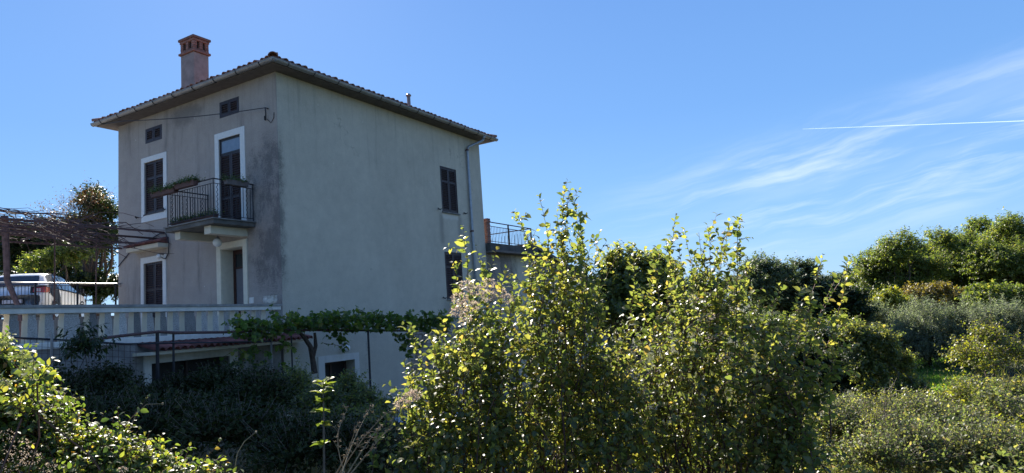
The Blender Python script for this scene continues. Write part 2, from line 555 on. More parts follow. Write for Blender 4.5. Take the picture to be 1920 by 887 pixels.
    l.new(M('ADD', fine, M('MULTIPLY', mid, .8)), bp.inputs['Height']); l.new(bp.outputs[0], b.inputs['Normal'])
    return m


MT = dict(
    plaster=plaster(),
    trim=simple('white_paint', (.70, .69, .66), .7, var=.07, scale=14, bump=.2, bscale=30),
    cream=simple('cream_paint', (.66, .60, .47), .75, var=.08, scale=7, bump=.2, bscale=30),
    shutter=simple('maroon_shutter', (.026, .011, .014), .5, var=.25, scale=5),
    dark=simple('dark_interior', (.012, .010, .010), .7, var=.2),
    zinc=simple('zinc', (.27, .265, .265), .45, metal=.55, var=.22, scale=3.5, bump=.1, bscale=12),
    pipe=simple('downpipe_zinc', (.33, .36, .40), .45, metal=.5, var=.25, scale=5, bump=.1, bscale=12),
    rust=simple('rusty_iron', (.10, .055, .05), .8, var=.35, scale=20),
    iron=simple('black_iron', (.022, .020, .024), .6, var=.3, scale=20),
    tile=simple('terracotta', (.36, .17, .115), .85, var=.38, scale=9, bump=.3, bscale=40),
    redtile=simple('red_terracotta', (.20, .072, .058), .85, var=.45, scale=9, bump=.3, bscale=40),
    brick=simple('fired_brick', (.27, .125, .095), .85, var=.3, scale=9, bump=.3, bscale=50),
    mortar=simple('mortar', (.34, .31, .28), .95, var=.2, scale=20, bump=.4),
    pinkstucco=simple('pink_stucco', (.27, .205, .185), .9, var=.25, scale=3.5, bump=.5, bscale=60),
    concrete=simple('weathered_concrete', (.24, .23, .215), .9, var=.35, scale=4, bump=.4, bscale=30),
    oldconcrete=simple('mossy_concrete', (.12, .115, .105), .95, var=.45, scale=3, bump=.5, bscale=25),
    greypaint=simple('weathered_grey_white', (.65, .62, .56), .8, var=.12, scale=6, bump=.3, bscale=30, streak=True),
    pebble=simple('pebbledash', (.37, .345, .315), .95, var=.62, scale=75, bump=.9, bscale=75),
    soffit=simple('soffit_boards', (.13, .108, .098), .85, var=.3, scale=6),
    glass_pale=simple('pale_glass', (.16, .20, .26), .12, var=.1, spec=.8),
    glass_dark=simple('dark_glass', (.02, .025, .03), .06, var=.1, spec=.9),
    globe=simple('opal_glass', (.80, .79, .76), .25, var=.03),
    terracotta_box=simple('terracotta_plastic', (.085, .040, .034), .7, var=.2),
    greybox=simple('grey_wood_box', (.15, .13, .13), .8, var=.3),
    bark=simple('bark', (.085, .062, .048), .95, var=.45, scale=14, bump=.8, bscale=30),
    redstem=simple('reddish_stem', (.095, .045, .035), .8, var=.4, scale=20),
    twig=simple('grey_twig', (.15, .12, .10), .9, var=.4, scale=20),
    drytwig=simple('dry_straw', (.34, .25, .15), .9, var=.35, scale=15),
    vinewood=simple('vine_wood', (.14, .085, .08), .9, var=.5, scale=10),
    carwhite=simple('white_car_paint', (.84, .84, .83), .3, var=.02, spec=.4),
    carblack=simple('black_car_trim', (.010, .010, .012), .5, var=.1, spec=.25),
    rubber=simple('tyre_rubber', (.02, .02, .02), .85, var=.2),
    rim=simple('wheel_alloy', (.45, .46, .48), .3, metal=.8, var=.1),
    redlens=simple('red_lamp_lens', (.42, .02, .025), .15, var=.1, spec=.8),
    clearlens=simple('clear_lamp_lens', (.6, .5, .52), .15, var=.1, spec=.8),
    white_rail=simple('bare_metal_rail', (.55, .54, .52), .3, metal=.7, var=.15),
    bluewhite=simple('pale_blue_sheet', (.42, .50, .60), .6, var=.15),
    stone=simple('field_stone', (.30, .235, .19), .95, var=.5, scale=6, bump=.6, bscale=30),
)


def ground_mat():
    m, nt, n, l, b = mat_new('grassy_soil')
    t = n.new('ShaderNodeTexCoord')
    a = n.new('ShaderNodeTexNoise'); a.inputs['Scale'].default_value = .25; a.inputs['Detail'].default_value = 9; a.inputs['Roughness'].default_value = .7
    l.new(t.outputs['Object'], a.inputs['Vector'])
    r = n.new('ShaderNodeValToRGB')
    e = r.color_ramp.elements
    e[0].position = .32; e[0].color = (.050, .040, .026, 1)
    e[1].position = .7; e[1].color = (.045, .070, .022, 1)
    k = e.new(.5); k.color = (.055, .066, .026, 1)
    l.new(a.outputs['Fac'], r.inputs[0]); l.new(r.outputs[0], b.inputs['Base Color'])
    b.inputs['Roughness'].default_value = 1.0
    c = n.new('ShaderNodeTexNoise'); c.inputs['Scale'].default_value = 8; c.inputs['Detail'].default_value = 6
    l.new(t.outputs['Object'], c.inputs['Vector'])
    bp = n.new('ShaderNodeBump'); bp.inputs['Distance'].default_value = .15
    l.new(c.outputs['Fac'], bp.inputs['Height']); l.new(bp.outputs[0], b.inputs['Normal'])
    return m

# ------------------------------------------------------------------ the setting
GM = ground_mat()


def ground():
    k = np.sinh(np.linspace(-1, 1, 181) * 6.2) / math.sinh(6.2) * 900
    X, Y = np.meshgrid(k + 6, k - 4, indexing='ij')
    H = ground_h(X, Y)
    far = np.clip((np.hypot(X - 6, Y + 4) - 60) / 500, 0, 1)
    H = H + far * 3 + .10 * np.sin(X * .9 + Y * .4) * np.sin(Y * .7 - X * .3) + .05 * np.sin(X * 2.3) * np.cos(Y * 2.1)
    n = len(k)
    V = np.stack([X, Y, H], -1).reshape(-1, 3)
    i, j = np.meshgrid(range(n - 1), range(n - 1), indexing='ij')
    a = (i * n + j).ravel()
    idx = np.stack([a, a + n, a + n + 1, a + 1], 1).ravel()
    o = link('ground', np_mesh('ground', V, np.full(len(a), 4), idx, GM, (0, 0, 0), True), None)
    tag(o, kind='structure')


ground()


def slab(name, poly, z0, z1, mat):
    mb = MB(); n = len(poly)
    mb.add([(x, y, z0) for x, y in poly] + [(x, y, z1) for x, y in poly],
           [tuple(reversed(range(n))), tuple(range(n, 2 * n))] + [(i, (i + 1) % n, n + (i + 1) % n, n + i) for i in range(n)])
    o = link(name, mb.mesh(name, mat), None)
    tag(o, kind='structure')
    return o


BT = np.array([0.2036, -0.97905]); BN = np.array([0.97905, 0.2036])      # along the balustrade, and out of it


def bl(s, off, z):
    "a point s metres along the balustrade from the house corner, off metres outward"
    q = np.array([0.06, -0.07]) + BT * s + BN * off
    return (q[0], q[1], z)


ed = [bl(0.06, -.32, 0)[:2], bl(11.5, -.32, 0)[:2]]
slab('terrace', [(-7.30, -.01), ed[1 - 1], ed[1], (-7.30, -11.3)], -.4, 3.05, MT['concrete'])
slab('yard', [(-7.31, 40), (-60, 40), (-60, -11.3), (-7.31, -11.3)], -.4, 4.10, MT['concrete'])

# ------------------------------------------------------------------ the house
HX, HY, HZ = 7.34, 9.88, 10.15
house = thing('house', (0, 0, 0), 'large grey roughcast house with maroon shutters, white window frames, a balcony and a tiled roof', 'house')


def wall_grid(mb, o, ux, nrm, W, z0, z1, holes, depth=.22):
    "a wall face with rectangular openings and their reveals; holes = (a0, a1, z0, z1[, depth])"
    o, ux, nrm = np.array(o, float), np.array(ux, float), np.array(nrm, float)
    us = sorted({0, W} | {h[0] for h in holes} | {h[1] for h in holes})
    zs = sorted({z0, z1} | {h[2] for h in holes} | {h[3] for h in holes})
    P = lambda a, z, d=0: o + ux * a + np.array([0, 0, z]) - nrm * d
    for a, b in zip(us[:-1], us[1:]):
        for c, d in zip(zs[:-1], zs[1:]):
            if any(h[0] <= a + 1e-6 and h[1] >= b - 1e-6 and h[2] <= c + 1e-6 and h[3] >= d - 1e-6 for h in holes):
                continue
            mb.quad(P(a, c), P(b, c), P(b, d), P(a, d))
    for h in holes:
        a, b, c, d = h[:4]; e = h[4] if len(h) > 4 else depth
        mb.quad(P(a, c), P(a, d), P(a, d, e), P(a, c, e)); mb.quad(P(b, c), P(b, c, e), P(b, d, e), P(b, d))
        mb.quad(P(a, c), P(a, c, e), P(b, c, e), P(b, c)); mb.quad(P(a, d), P(b, d), P(b, d, e), P(a, d, e))
        mb.quad(P(a, c, e), P(a, d, e), P(b, d, e), P(b, c, e))


w = MB()
FH = dict(AL=(-5.87, -5.03, 9.27, 9.73), AR=(-2.32, -1.49, 9.32, 9.78), W1=(-5.92, -4.95, 7.06, 8.67), D1=(-2.37, -1.46, 6.23, 8.71),
          W0=(-5.97, -5.02, 3.06, 5.57), D0=(-2.36, -1.44, 3.06, 5.60))
wall_grid(w, (-HX, 0, 0), (1, 0, 0), (0, -1, 0), HX, -.3, HZ,
          [(a + HX, b + HX, c, d, {'D0': .42}.get(k, .16)) for k, (a, b, c, d) in FH.items()])
RH = dict(WU=(7.19, 8.18, 7.07, 8.72), WL=(7.17, 8.20, 3.98, 5.64), LD=(1.36, 2.51, .1, 2.32))
wall_grid(w, (0, 0, 0), (0, 1, 0), (1, 0, 0), HY, -.3, HZ, [(a, b, c, d, {'LD': .40}.get(k, .12)) for k, (a, b, c, d) in RH.items()])
w.quad((-HX, 0, -.3), (-HX, 0, HZ), (-HX, HY, HZ), (-HX, HY, -.3))
w.quad((-HX, HY, -.3), (-HX, HY, HZ), (0, HY, HZ), (0, HY, -.3))
w.quad((-HX, 0, HZ), (0, 0, HZ), (0, HY, HZ), (-HX, HY, HZ))
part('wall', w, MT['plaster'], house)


def frame_mb(axis, a0, a1, z0, z1, ia0, ia1, iz0, iz1, proud=.025, sides='LRTB'):
    "painted band round an opening, standing proud of the wall; axis 'x' = front wall, 'y' = side wall"
    mb = MB()

    def bx(p0, p1, q0, q1):
        if axis == 'x': mb.box(p0, p1, -proud, .004, q0, q1)
        else: mb.box(-.004, proud, p0, p1, q0, q1)
    if 'T' in sides: bx(a0, a1, iz1, z1)
    if 'B' in sides: bx(a0, a1, z0, iz0)
    lo = iz0 if 'B' in sides else z0
    bx(a0, ia0, lo, iz1); bx(ia1, a1, lo, iz1)
    return mb


def shutter_mb(W, H, rails=(.62,), th=.035, slat=.066):
    "one louvred leaf, origin at its lower left corner, facing -Y"
    mb = MB(); st = .055
    mb.box(0, st, -th, 0, 0, H); mb.box(W - st, W, -th, 0, 0, H)
    ys = [0.0, H - st * 1.2] + [H * r for r in rails]
    for y in ys: mb.box(st, W - st, -th + .002, -.002, y, y + st * 1.2)
    ys = sorted(ys)
    for a, b in zip(ys[:-1], ys[1:]):
        z = a + st * 1.2 + .008
        while z + .03 < b:
            mb.hexa((st, -th + .002, z), (W - 2 * st, 0, 0), (0, .030, .036), (0, -.004, .014))
            z += slat
    mb.quad((st, -.0015, 0.01), (W - st, -.0015, 0.01), (W - st, -.0015, H - .01), (st, -.0015, H - .01))
    return mb


def hook_mb():
    mb = MB()
    mb.tube([(0, .0, 0), (0, -.10, 0), (0.03, -.13, -.02), (.06, -.13, .03)], .012, 6)
    mb.tube([(-.07, -.06, .035), (-.02, -.07, -.01), (.03, -.09, -.03)], .016, 6)
    return mb


HOOK = hook_mb().mesh('shutter_hook', MT['iron'])


def window(axis, op, outer=None, leaves=2, rails=(.66,), depth=.10, frame_sides='LRTB', hooks=None, sill=None, label=None, fan=0.0):
    a0, a1, z0, z1 = op
    if outer:
        win = part('window', frame_mb(axis, outer[0], outer[1], outer[2], outer[3], a0, a1, z0, z1, sides=frame_sides), MT['trim'], house)
    else:
        mb = MB()
        g = .03
        for (p0, p1, q0, q1) in ((a0, a0 + g, z0, z1), (a1 - g, a1, z0, z1), (a0 + g, a1 - g, z1 - g, z1), (a0 + g, a1 - g, z0, z0 + g)):
            if axis == 'x': mb.box(p0, p1, -.004, .05, q0, q1)
            else: mb.box(-.05, .004, p0, p1, q0, q1)
        win = part('window', mb, MT['shutter'], house)
    if label: win['label'] = label
    rot = 0 if axis == 'x' else math.pi / 2
    g = .032 if not outer else .006
    top = z1 - g - fan
    Wl = (a1 - a0 - 2 * g - .01 * (leaves - 1)) / leaves
    me = shutter_mb(Wl, top - z0 - g, rails).mesh('shutter', MT['shutter'])
    for k in range(leaves):
        p = a0 + g + k * (Wl + .01)
        M = TR(p, depth, z0 + g) if axis == 'x' else TR(-depth, p, z0 + g, rot)
        link('shutter', me, win, M)
    if hooks:
        for a, z in hooks:
            M = TR(a, -.0, z) if axis == 'x' else TR(0, a, z, rot)
            link('shutter_hook', HOOK, win, M)
    if sill:
        mb = MB()
        if axis == 'x': mb.box(a0 - .02, a1 + .02, -.045, .1, z0 - .03, z0 + .004)
        else: mb.box(-.1, .06, a0 - .03, a1 + .05, z0 - .045, z0 - .002)
        part('sill', mb, MT['concrete'] if axis == 'y' else MT['shutter'], win)
    return win


window('x', FH['AL'], rails=(), depth=.03, label='small attic window with two louvred shutters, left end of the front wall')
window('x', FH['AR'], rails=(), depth=.03, label='small attic window with two louvred shutters above the balcony door')
window('x', FH['W1'], (-6.07, -4.79, 6.83, 8.83), depth=.06, hooks=((-6.24, 7.02), (-4.83, 7.08)), sill=True,
       label='tall shuttered window in a wide white frame')
window('x', FH['W0'], (-6.12, -4.86, 3.06, 5.75), depth=.07, frame_sides='LRT', label='shuttered garden window under the small tiled canopy')
bd = window('x', FH['D1'], (-2.54, -1.27, 6.20, 8.89), depth=.06, frame_sides='LRT', rails=(.36,), fan=.43, label='balcony door with louvred leaves and a pale glass fanlight')
mb = MB()
a0, a1, z0, z1 = FH['D1']
for q in ((a0, a0 + .05, z1 - .46, z1), (a1 - .05, a1, z1 - .46, z1), (a0 + .05, a1 - .05, z1 - .06, z1), (a0 + .05, a1 - .05, z1 - .46, z1 - .41)):
    mb.box(q[0], q[1], .02, .07, q[2], q[3])
part('fanlight_frame', mb, MT['iron'], bd)
mb = MB(); mb.box(a0 + .05, a1 - .05, .035, .05, z1 - .41, z1 - .06)
part('pane', mb, MT['glass_pale'], bd)
window('y', RH['WU'], None, rails=(.66,), depth=.045, hooks=((6.93, 7.12), (8.52, 7.12)), sill=True, label='upper shuttered window on the side wall')
window('y', RH['WL'], None, rails=(.66,), depth=.045, hooks=((6.93, 4.02), (8.50, 4.02)), sill=True, label='lower shuttered window on the side wall')

# front door with its deep reveal
fd = part('front_door', frame_mb('x', -2.54, -1.28, 3.06, 5.77, -2.36, -1.44, 3.06, 5.60, sides='LRT', proud=.03), MT['cream'], house, label='open recessed front door in a cream frame')
mb = MB()
mb.box(-2.357, -2.345, -.0, .36, 3.06, 5.597); mb.box(-1.455, -1.443, 0, .36, 3.06, 5.597); mb.box(-2.345, -1.455, 0, .36, 5.585, 5.597)
part('reveal_lining', mb, MT['cream'], fd)
mb = MB()
x0, x1 = -2.34, -1.46
mb.box(x0, x0 + .09, .36, .41, 3.06, 5.58); mb.box(x1 - .09, x1, .36, .41, 3.06, 5.58); mb.box(x0 + .09, x1 - .09, .36, .41, 5.46, 5.58)
mb.box(x0 + .09, x1 - .09, .36, .41, 3.06, 4.02); mb.box(x0 + .42, x0 + .47, .365, .405, 4.02, 5.46)
mb.box(x0 + .09, x1 - .09, .362, .405, 5.05, 5.10)
part('door_leaf', mb, simple('dark_red_wood', (.055, .018, .012), .45, var=.25, streak=True), fd)
for (p, q) in ((x0 + .09, x0 + .42), (x0 + .47, x1 - .09)):
    mb = MB(); mb.box(p, q, .38, .39, 4.02, 5.05)
    part('pane', mb, simple('curtained_glass', (.17, .17, .19), .3, var=.1), fd)
    mb = MB(); mb.box(p, q, .38, .39, 5.10, 5.46)
    part('pane', mb, MT['glass_dark'], fd)

# lower door on the garden side
ld = part('cellar_door', frame_mb('y', 1.13, 2.69, .1, 2.50, 1.36, 2.51, .1, 2.32, sides='LRT', proud=.03), MT['greypaint'], house, label='dark cellar door in a white frame on the garden side')
mb = MB()
mb.box(-.38, -.33, 1.37, 2.50, .1, 2.31)
part('door_leaf', mb, MT['dark'], ld)
mb = MB()
mb.box(-.326, -.30, 1.40, 1.47, .1, 2.25); mb.box(-.326, -.30, 1.86, 1.94, .1, 2.25); mb.box(-.326, -.30, 2.42, 2.49, .1, 2.25); mb.box(-.325, -.301, 1.4, 2.49, 2.25, 2.31)
part('door_frame', mb, simple('dark_brown_wood', (.04, .02, .016), .6, var=.3), ld)


def globe(c, r, wallpt, label):
    mb = MB(); mb.tube([wallpt, ((wallpt[0] + c[0]) / 2, (wallpt[1] + c[1]) / 2, c[2] + r * 1.0), (c[0], c[1], c[2] + r * .85)], .022, 8)
    mb.lathe((c[0], c[1], c[2] + r * .7), [(r * .45, 0), (r * .5, .03), (r * .4, .05)], 12)
    l_ = part('wall_lamp', mb, MT['zinc'], house, smooth=True, label=label)
    mb = MB(); mb.sphere(c, r, 16, 12)
    part('globe', mb, MT['globe'], l_, smooth=True)


globe((.19, 2.02, 2.66), .115, (0, 2.0, 2.80), 'white globe lamp above the cellar door')
globe((-1.95, -.42, 5.72), .12, (-1.95, -.42, 6.0), 'white globe lamp under the balcony')
globe((-4.98, -.16, 5.68), .075, (-4.98, 0, 5.75), 'small globe lamp at the right end of the canopy')

# conduit loop beside the canopy
mb = MB()
mb.tube([(-7.3, -.03, 5.62), (-6.7, -.03, 5.98), (-6.3, -.03, 6.15), (-5.6, -.03, 6.28), (-5.1, -.05, 6.38), (-4.80, -.05, 6.34), (-4.66, -.05, 6.05), (-4.70, -.04, 5.75), (-4.85, -.04, 5.60), (-4.98, -.1, 5.66)], .016, 6)
part('conduit', mb, MT['iron'], house)
mb = MB()
mb.box(-1.24, -1.07, -.012, .002, 4.03, 4.19)
part('doorbell_plate', mb, MT['greypaint'], house)

# roof: deck, soffit, tiles
OV, EZ = .44, 10.215
PITCH = math.tan(math.radians(19))
x0, x1, y0, y1 = -HX - OV, OV, -OV, HY + OV
hw = (x1 - x0) / 2; RZ = EZ + hw * PITCH
A, B_, C_, D_ = (x0, y0, EZ), (x1, y0, EZ), (x1, y1, EZ), (x0, y1, EZ)
E_, F_ = ((x0 + x1) / 2, y0 + hw, RZ), ((x0 + x1) / 2, y1 - hw, RZ)
mb = MB()
mb.add([A, B_, C_, D_, E_, F_], [(0, 1, 4), (1, 2, 5, 4), (2, 3, 5), (3, 0, 4, 5)])
roof = part('roof', mb, MT['tile'], house)
mb = MB()
for (a, b, c, d) in ((x0, x1, y0, 0.001), (x0, x1, HY - .001, y1), (x0, -HX + .001, 0.001, HY - .001), (-.001, x1, 0.001, HY - .001)):
    mb.box(a, b, c, d, 10.12, EZ - .006)
part('soffit', mb, MT['soffit'], roof)


def tile_mesh(name, L, r, mat, n=6, th=.014):
    "a barrel tile lying along +Y from the eave, arched over X"
    vs, fs = [], []
    for y, rr in ((0, r), (L, r * .82)):
        for q in (rr, rr - th):
            for k in range(n + 1):
                a = math.pi * k / n
                vs.append((-q * math.cos(a), y, q * math.sin(a)))
    m_ = n + 1
    for k in range(n):
        fs.append((k, k + 1, 2 * m_ + k + 1, 2 * m_ + k)); fs.append((m_ + k, 3 * m_ + k, 3 * m_ + k + 1, m_ + k + 1))
        fs.append((k, m_ + k, m_ + k + 1, k + 1)); fs.append((2 * m_ + k, 2 * m_ + k + 1, 3 * m_ + k + 1, 3 * m_ + k))
    me = bpy.data.meshes.new(name); me.from_pydata(vs, [], fs); me.materials.append(mat)
    me.polygons.foreach_set('use_smooth', [True] * len(fs)); me.update()
    return me


TILE = tile_mesh('roof_tile', .42, .098, MT['tile'])
CAP = tile_mesh('hip_tile', .44, .13, MT['tile'], 8)
PA = math.atan(PITCH)
sp_ = .222
rest = MB()
TV = [v.co.copy() for v in TILE.vertices]; TF = [tuple(p.vertices) for p in TILE.polygons]
rnd = random.Random(3)
for side, (L0, fix, rz, org) in enumerate((((x1 - x0), y0, 0, (x0, y0)), ((y1 - y0), x1, math.pi / 2, (x1, y0)),
                                         ((x1 - x0), y1, math.pi, (x1, y1)), ((y1 - y0), x0, -math.pi / 2, (x0, y1)))):
    cnt = int(L0 / sp_)
    for i in range(cnt):
        a = (i + .5) * L0 / cnt
        reach = min(a, L0 - a, hw)                    # horizontal run up to the hip or the ridge
        ux, uy = math.cos(rz), math.sin(rz)
        bx_, by_ = org[0] + ux * a, org[1] + uy * a
        nrow = max(1, int(reach / math.cos(PA) / .36 + .4))
        for rrow in range(nrow):
            M = Matrix.Translation((bx_, by_, EZ + .0)) @ Matrix.Rotation(rz, 4, 'Z') @ Matrix.Rotation(PA, 4, 'X') @ \
                Matrix.Translation((rnd.uniform(-.014, .014), -.07 + rrow * .36 + rnd.uniform(-.03, .02), .012 + rnd.uniform(0, .024))) @ Matrix.Rotation(rnd.uniform(-.06, .06), 4, 'Z') @ Matrix.Rotation(-.04, 4, 'X')
            if rrow == 0 and side in (0, 1):
                link('roof_tile', TILE, roof, M)
            else:
                rest.add([M @ v for v in TV], TF)
o = part('roof_tiles', rest, MT['tile'], roof, smooth=True)
o['kind'] = 'stuff'
for (p, q) in ((A, E_), (B_, E_), (C_, F_), (D_, F_), (E_, F_)):
    p, q = Vector(p), Vector(q)
    d = q - p; n = int(d.length / .38)
    rz = math.atan2(-d.x, d.y); pa = math.atan2(d.z, math.hypot(d.x, d.y))
    for i in range(n + 1):
        c = p + d * (i / (n + .3)) + Vector((0, 0, .06))
        if i == 0: c = c - d.normalized() * .10
        M = Matrix.Translation(c) @ Matrix.Rotation(rz, 4, 'Z') @ Matrix.Rotation(pa - .03, 4, 'X')
        link('hip_tile', CAP, roof, M)
# upturned ornament tile at the near corner
mb = MB()
mb.hexa((.30, -.42, 10.27), (.14, .14, 0), (-.10, .10, 0), (0.03, -.03, .16))
part('corner_tile', mb, MT['tile'], roof)


def gutter_run(p, q, r=.082, n=8):
    "half round gutter from p to q"
    p, q = Vector(p), Vector(q); d = (q - p).normalized(); s = Vector((0, 0, 1)).cross(d)
    mb = MB(); vs = []
    for c in (p, q):
        for rr in (r, r - .008):
            for k in range(n + 1):
                a = math.pi * k / n
                vs.append(c + s * (math.cos(a) * rr) - Vector((0, 0, math.sin(a) * rr)))
    m_ = n + 1; fs = []
    for k in range(n):
        fs.append((k, 2 * m_ + k, 2 * m_ + k + 1, k + 1)); fs.append((m_ + k, m_ + k + 1, 3 * m_ + k + 1, 3 * m_ + k))
    for a, b in ((0, 1), (2, 3)):
        for k in range(n): fs.append((a * m_ + k, a * m_ + k + 1, b * m_ + k + 1, b * m_ + k))
    mb.add(vs, fs)
    mb.tube([p + s * r, q + s * r], .011, 6); mb.tube([p - s * r, q - s * r], .011, 6)
    return mb


GO, GZ = OV + .045, 10.215
cr = [(-HX - GO, -GO), (GO, -GO), (GO, HY + GO), (-HX - GO, HY + GO)]
br = MB()
arc = [(.088 * math.cos(math.pi * k / 8), -.088 * math.sin(math.pi * k / 8)) for k in range(9)]
for i in range(4):
    p, q = cr[i], cr[(i + 1) % 4]
    P, Q = Vector((p[0], p[1], GZ)), Vector((q[0], q[1], GZ))
    d = (Q - P).normalized()
    g = part('gutter', gutter_run(P - d * .075, Q + d * .075), MT['zinc'], house, smooth=False)
    if i < 2:
        s = Vector((0, 0, 1)).cross(d); L = (Q - P).length; n = int(L / .86)
        bm_ = MB(); bm_.tube([s * a + Vector((0, 0, b)) for a, b in arc], .012, 5)
        me = bm_.mesh('gutter_bracket', MT['iron'])
        for k in range(n):
            link('gutter_bracket', me, g, Matrix.Translation(P + d * ((k + .5) * L / n)))

# downpipe on the side wall
mb = MB()
mb.tube([(GO, 9.50, GZ - .03), (GO - .02, 9.50, GZ - .18)], [.075, .052], 10)
mb.tube([(GO - .02, 9.50, GZ - .16), (GO - .05, 9.46, 9.98), (.10, 8.98, 9.72), (.085, 8.9, 9.60), (.085, 8.9, 6.3), (.085, 8.92, .9)], .05, 10)
dp = part('downpipe', mb, MT['pipe'], house, smooth=True)
for z in (9.55, 6.45, 3.3):
    mb = MB(); mb.tube([(.085, 8.9, z), (.085, 8.9, z + .07)], .058, 10); mb.box(0, .08, 8.88, 8.92, z + .01, z + .05)
    part('pipe_clamp', mb, MT['rust'], dp)

# chimney: stucco shaft, brick crown with smoke openings
cx0, cx1, cy0, cy1 = -5.27, -4.60, .80, 1.33
mb = MB(); mb.box(cx0, cx1, cy0, cy1, 10.2, 12.18)
ch = part('chimney', mb, MT['pinkstucco'], house, bevel=.015)
mb = MB(); mb.box(cx0 - .05, cx1 + .05, cy0 - .05, cy1 + .05, 12.18, 12.25)
part('brick_band', mb, MT['brick'], ch, bevel=.008)
mb = MB(); mb.box(cx0 + .06, cx1 - .06, cy0 + .06, cy1 - .06, 12.25, 12.60)
part('flue', mb, simple('soot', (.03, .02, .018), .95), ch)


def brick_me(w, d, h):
    m_ = MB(); m_.box(-w / 2, w / 2, -d / 2, d / 2, 0, h)
    return m_.mesh('brick', MT['brick'], bevel=.006)


bk = brick_me(.125, .12, .072); bk2 = brick_me(.12, .12, .072)
W_, D2 = cx1 - cx0, cy1 - cy0
for row in range(4):
    z = 12.252 + row * .077
    full = row in (0,)
    for fx in ((0, .25, .5, .75, 1) if full else (0, .5, 1)):
        for yy in (cy0 + .055, cy1 - .055):
            link('brick', bk, ch, TR(cx0 + .06 + fx * (W_ - .12), yy + rnd.uniform(-.006, .006), z))
    for fy in ((.33, .66) if full else (.5,)):
        for xx in (cx0 + .055, cx1 - .055):
            link('brick', bk2, ch, TR(xx + rnd.uniform(-.006, .006), cy0 + .06 + fy * (D2 - .12), z))
for row, o_ in ((0, .02), (1, .055)):
    mb = MB(); mb.box(cx0 - o_, cx1 + o_, cy0 - o_, cy1 + o_, 12.56 + row * .078, 12.635 + row * .078)
    part('brick_course', mb, MT['brick'], ch, bevel=.008)
mb = MB()
c = ((cx0 + cx1) / 2, (cy0 + cy1) / 2)
mb.add([(cx0 - .05, cy0 - .05, 12.715), (cx1 + .05, cy0 - .05, 12.715), (cx1 + .05, cy1 + .05, 12.715), (cx0 - .05, cy1 + .05, 12.715), (c[0], c[1], 12.80)],
       [(0, 1, 4), (1, 2, 4), (2, 3, 4), (3, 0, 4), (3, 2, 1, 0)])
part('chimney_cap', mb, MT['brick'], ch)
# thin vent pipe near the side eave
vx, vy = -.95, 7.62
vb = onax(767, 200, 0, vx); vt = onax(767, 177.5, 0, vx)
mb = MB(); mb.tube([(vx, vb[1], EZ), (vx, vb[1], vt[2] - .08)], .065, 10)
vp = part('vent_pipe', mb, MT['pinkstucco'], house, smooth=True)
mb = MB(); mb.lathe((vx, vb[1], vt[2] - .08), [(.07, 0), (.10, .02), (.10, .05), (.05, .10), (.01, .11)], 12)
part('vent_cap', mb, MT['zinc'], vp, smooth=True)

# balcony
BX0, BX1, BY, BZ = -2.93, -.93, -1.27, 6.19
mb = MB(); mb.box(BX0, BX1, BY, -.001, BZ - .15, BZ - .03)
bal = part('balcony', mb, MT['oldconcrete'], house, bevel=.012)
mb = MB(); mb.box(BX0 - .035, BX1 + .035, BY - .035, -.001, BZ - .03, BZ)
part('slab_edge', mb, MT['concrete'], bal)
for xa, xb in ((-2.72, -2.50), (-1.50, -1.24)):
    mb = MB(); mb.box(xa, xb, BY + .14, -.001, BZ - .36, BZ - .151)
    part('beam', mb, MT['cream'], bal, bevel=.006)
RT = 7.20
rx0, rx1, ry = BX0 + .05, BX1 - .05, BY + .05


def bar_mesh(name, L, r, mat, wavy=False, n=5):
    m_ = MB()
    if wavy:
        m_.tube([(.018 * math.sin(k * 1.57), 0, L * k / 26) for k in range(27)], r, 4)
    else:
        m_.tube([(0, 0, 0), (0, 0, L)], r, n)
    return m_.mesh(name, mat)


BH = RT - .12 - (BZ + .08)
bar = bar_mesh('railing_bar', BH, .0085, MT['iron']); bar2 = bar_mesh('railing_bar', BH, .010, MT['iron'], True)
mb = MB()
for z, r in ((RT, .018), (RT - .12, .010), (BZ + .08, .010)):
    mb.tube([(rx0, 0, z), (rx0, ry, z), (rx1, ry, z), (rx1, 0, z)], r, 6)
part('top_rail', mb, MT['iron'], bal)
for (x, y) in ((rx0, ry), (rx1, ry), (rx0, -.03), (rx1, -.03)):
    mb = MB(); mb.tube([(x, y, BZ), (x, y, RT)], .014, 6)
    part('railing_post', mb, MT['iron'], bal)
n = 18
for k in range(1, n):
    link('railing_bar', bar2 if k % 4 == 2 else bar, bal, TR(rx0 + (rx1 - rx0) * k / n, ry, BZ + .08))
for xx in (rx0, rx1):
    for k in range(1, 11):
        link('railing_bar', bar2 if k % 4 == 2 else bar, bal, TR(xx, ry * k / 11, BZ + .08, math.pi / 2))

# tiled canopy over the garden window
mb = MB(); mb.box(-6.36, -4.75, -.33, -.001, 5.93, 6.06)
cp = part('door_canopy', mb, MT['cream'], house, bevel=.006, label='small canopy with red tiles over the left garden window')
ctile = tile_mesh('canopy_tile', .42, .062, MT['redtile'])
for k in range(12):
    link('canopy_tile', ctile, cp, TR(-6.30 + k * .1365, -.40, 6.065) @ Matrix.Rotation(math.radians(22), 4, 'X'))
mb = MB(); mb.add([(-6.37, -.35, 6.062), (-4.74, -.35, 6.062), (-4.74, -.001, 6.24), (-6.37, -.001, 6.24), (-6.37, -.001, 6.062), (-4.74, -.001, 6.062)],
                  [(0, 1, 2, 3), (0, 3, 4), (1, 5, 2), (0, 4, 5, 1)])
part('canopy_deck', mb, MT['redtile'], cp)

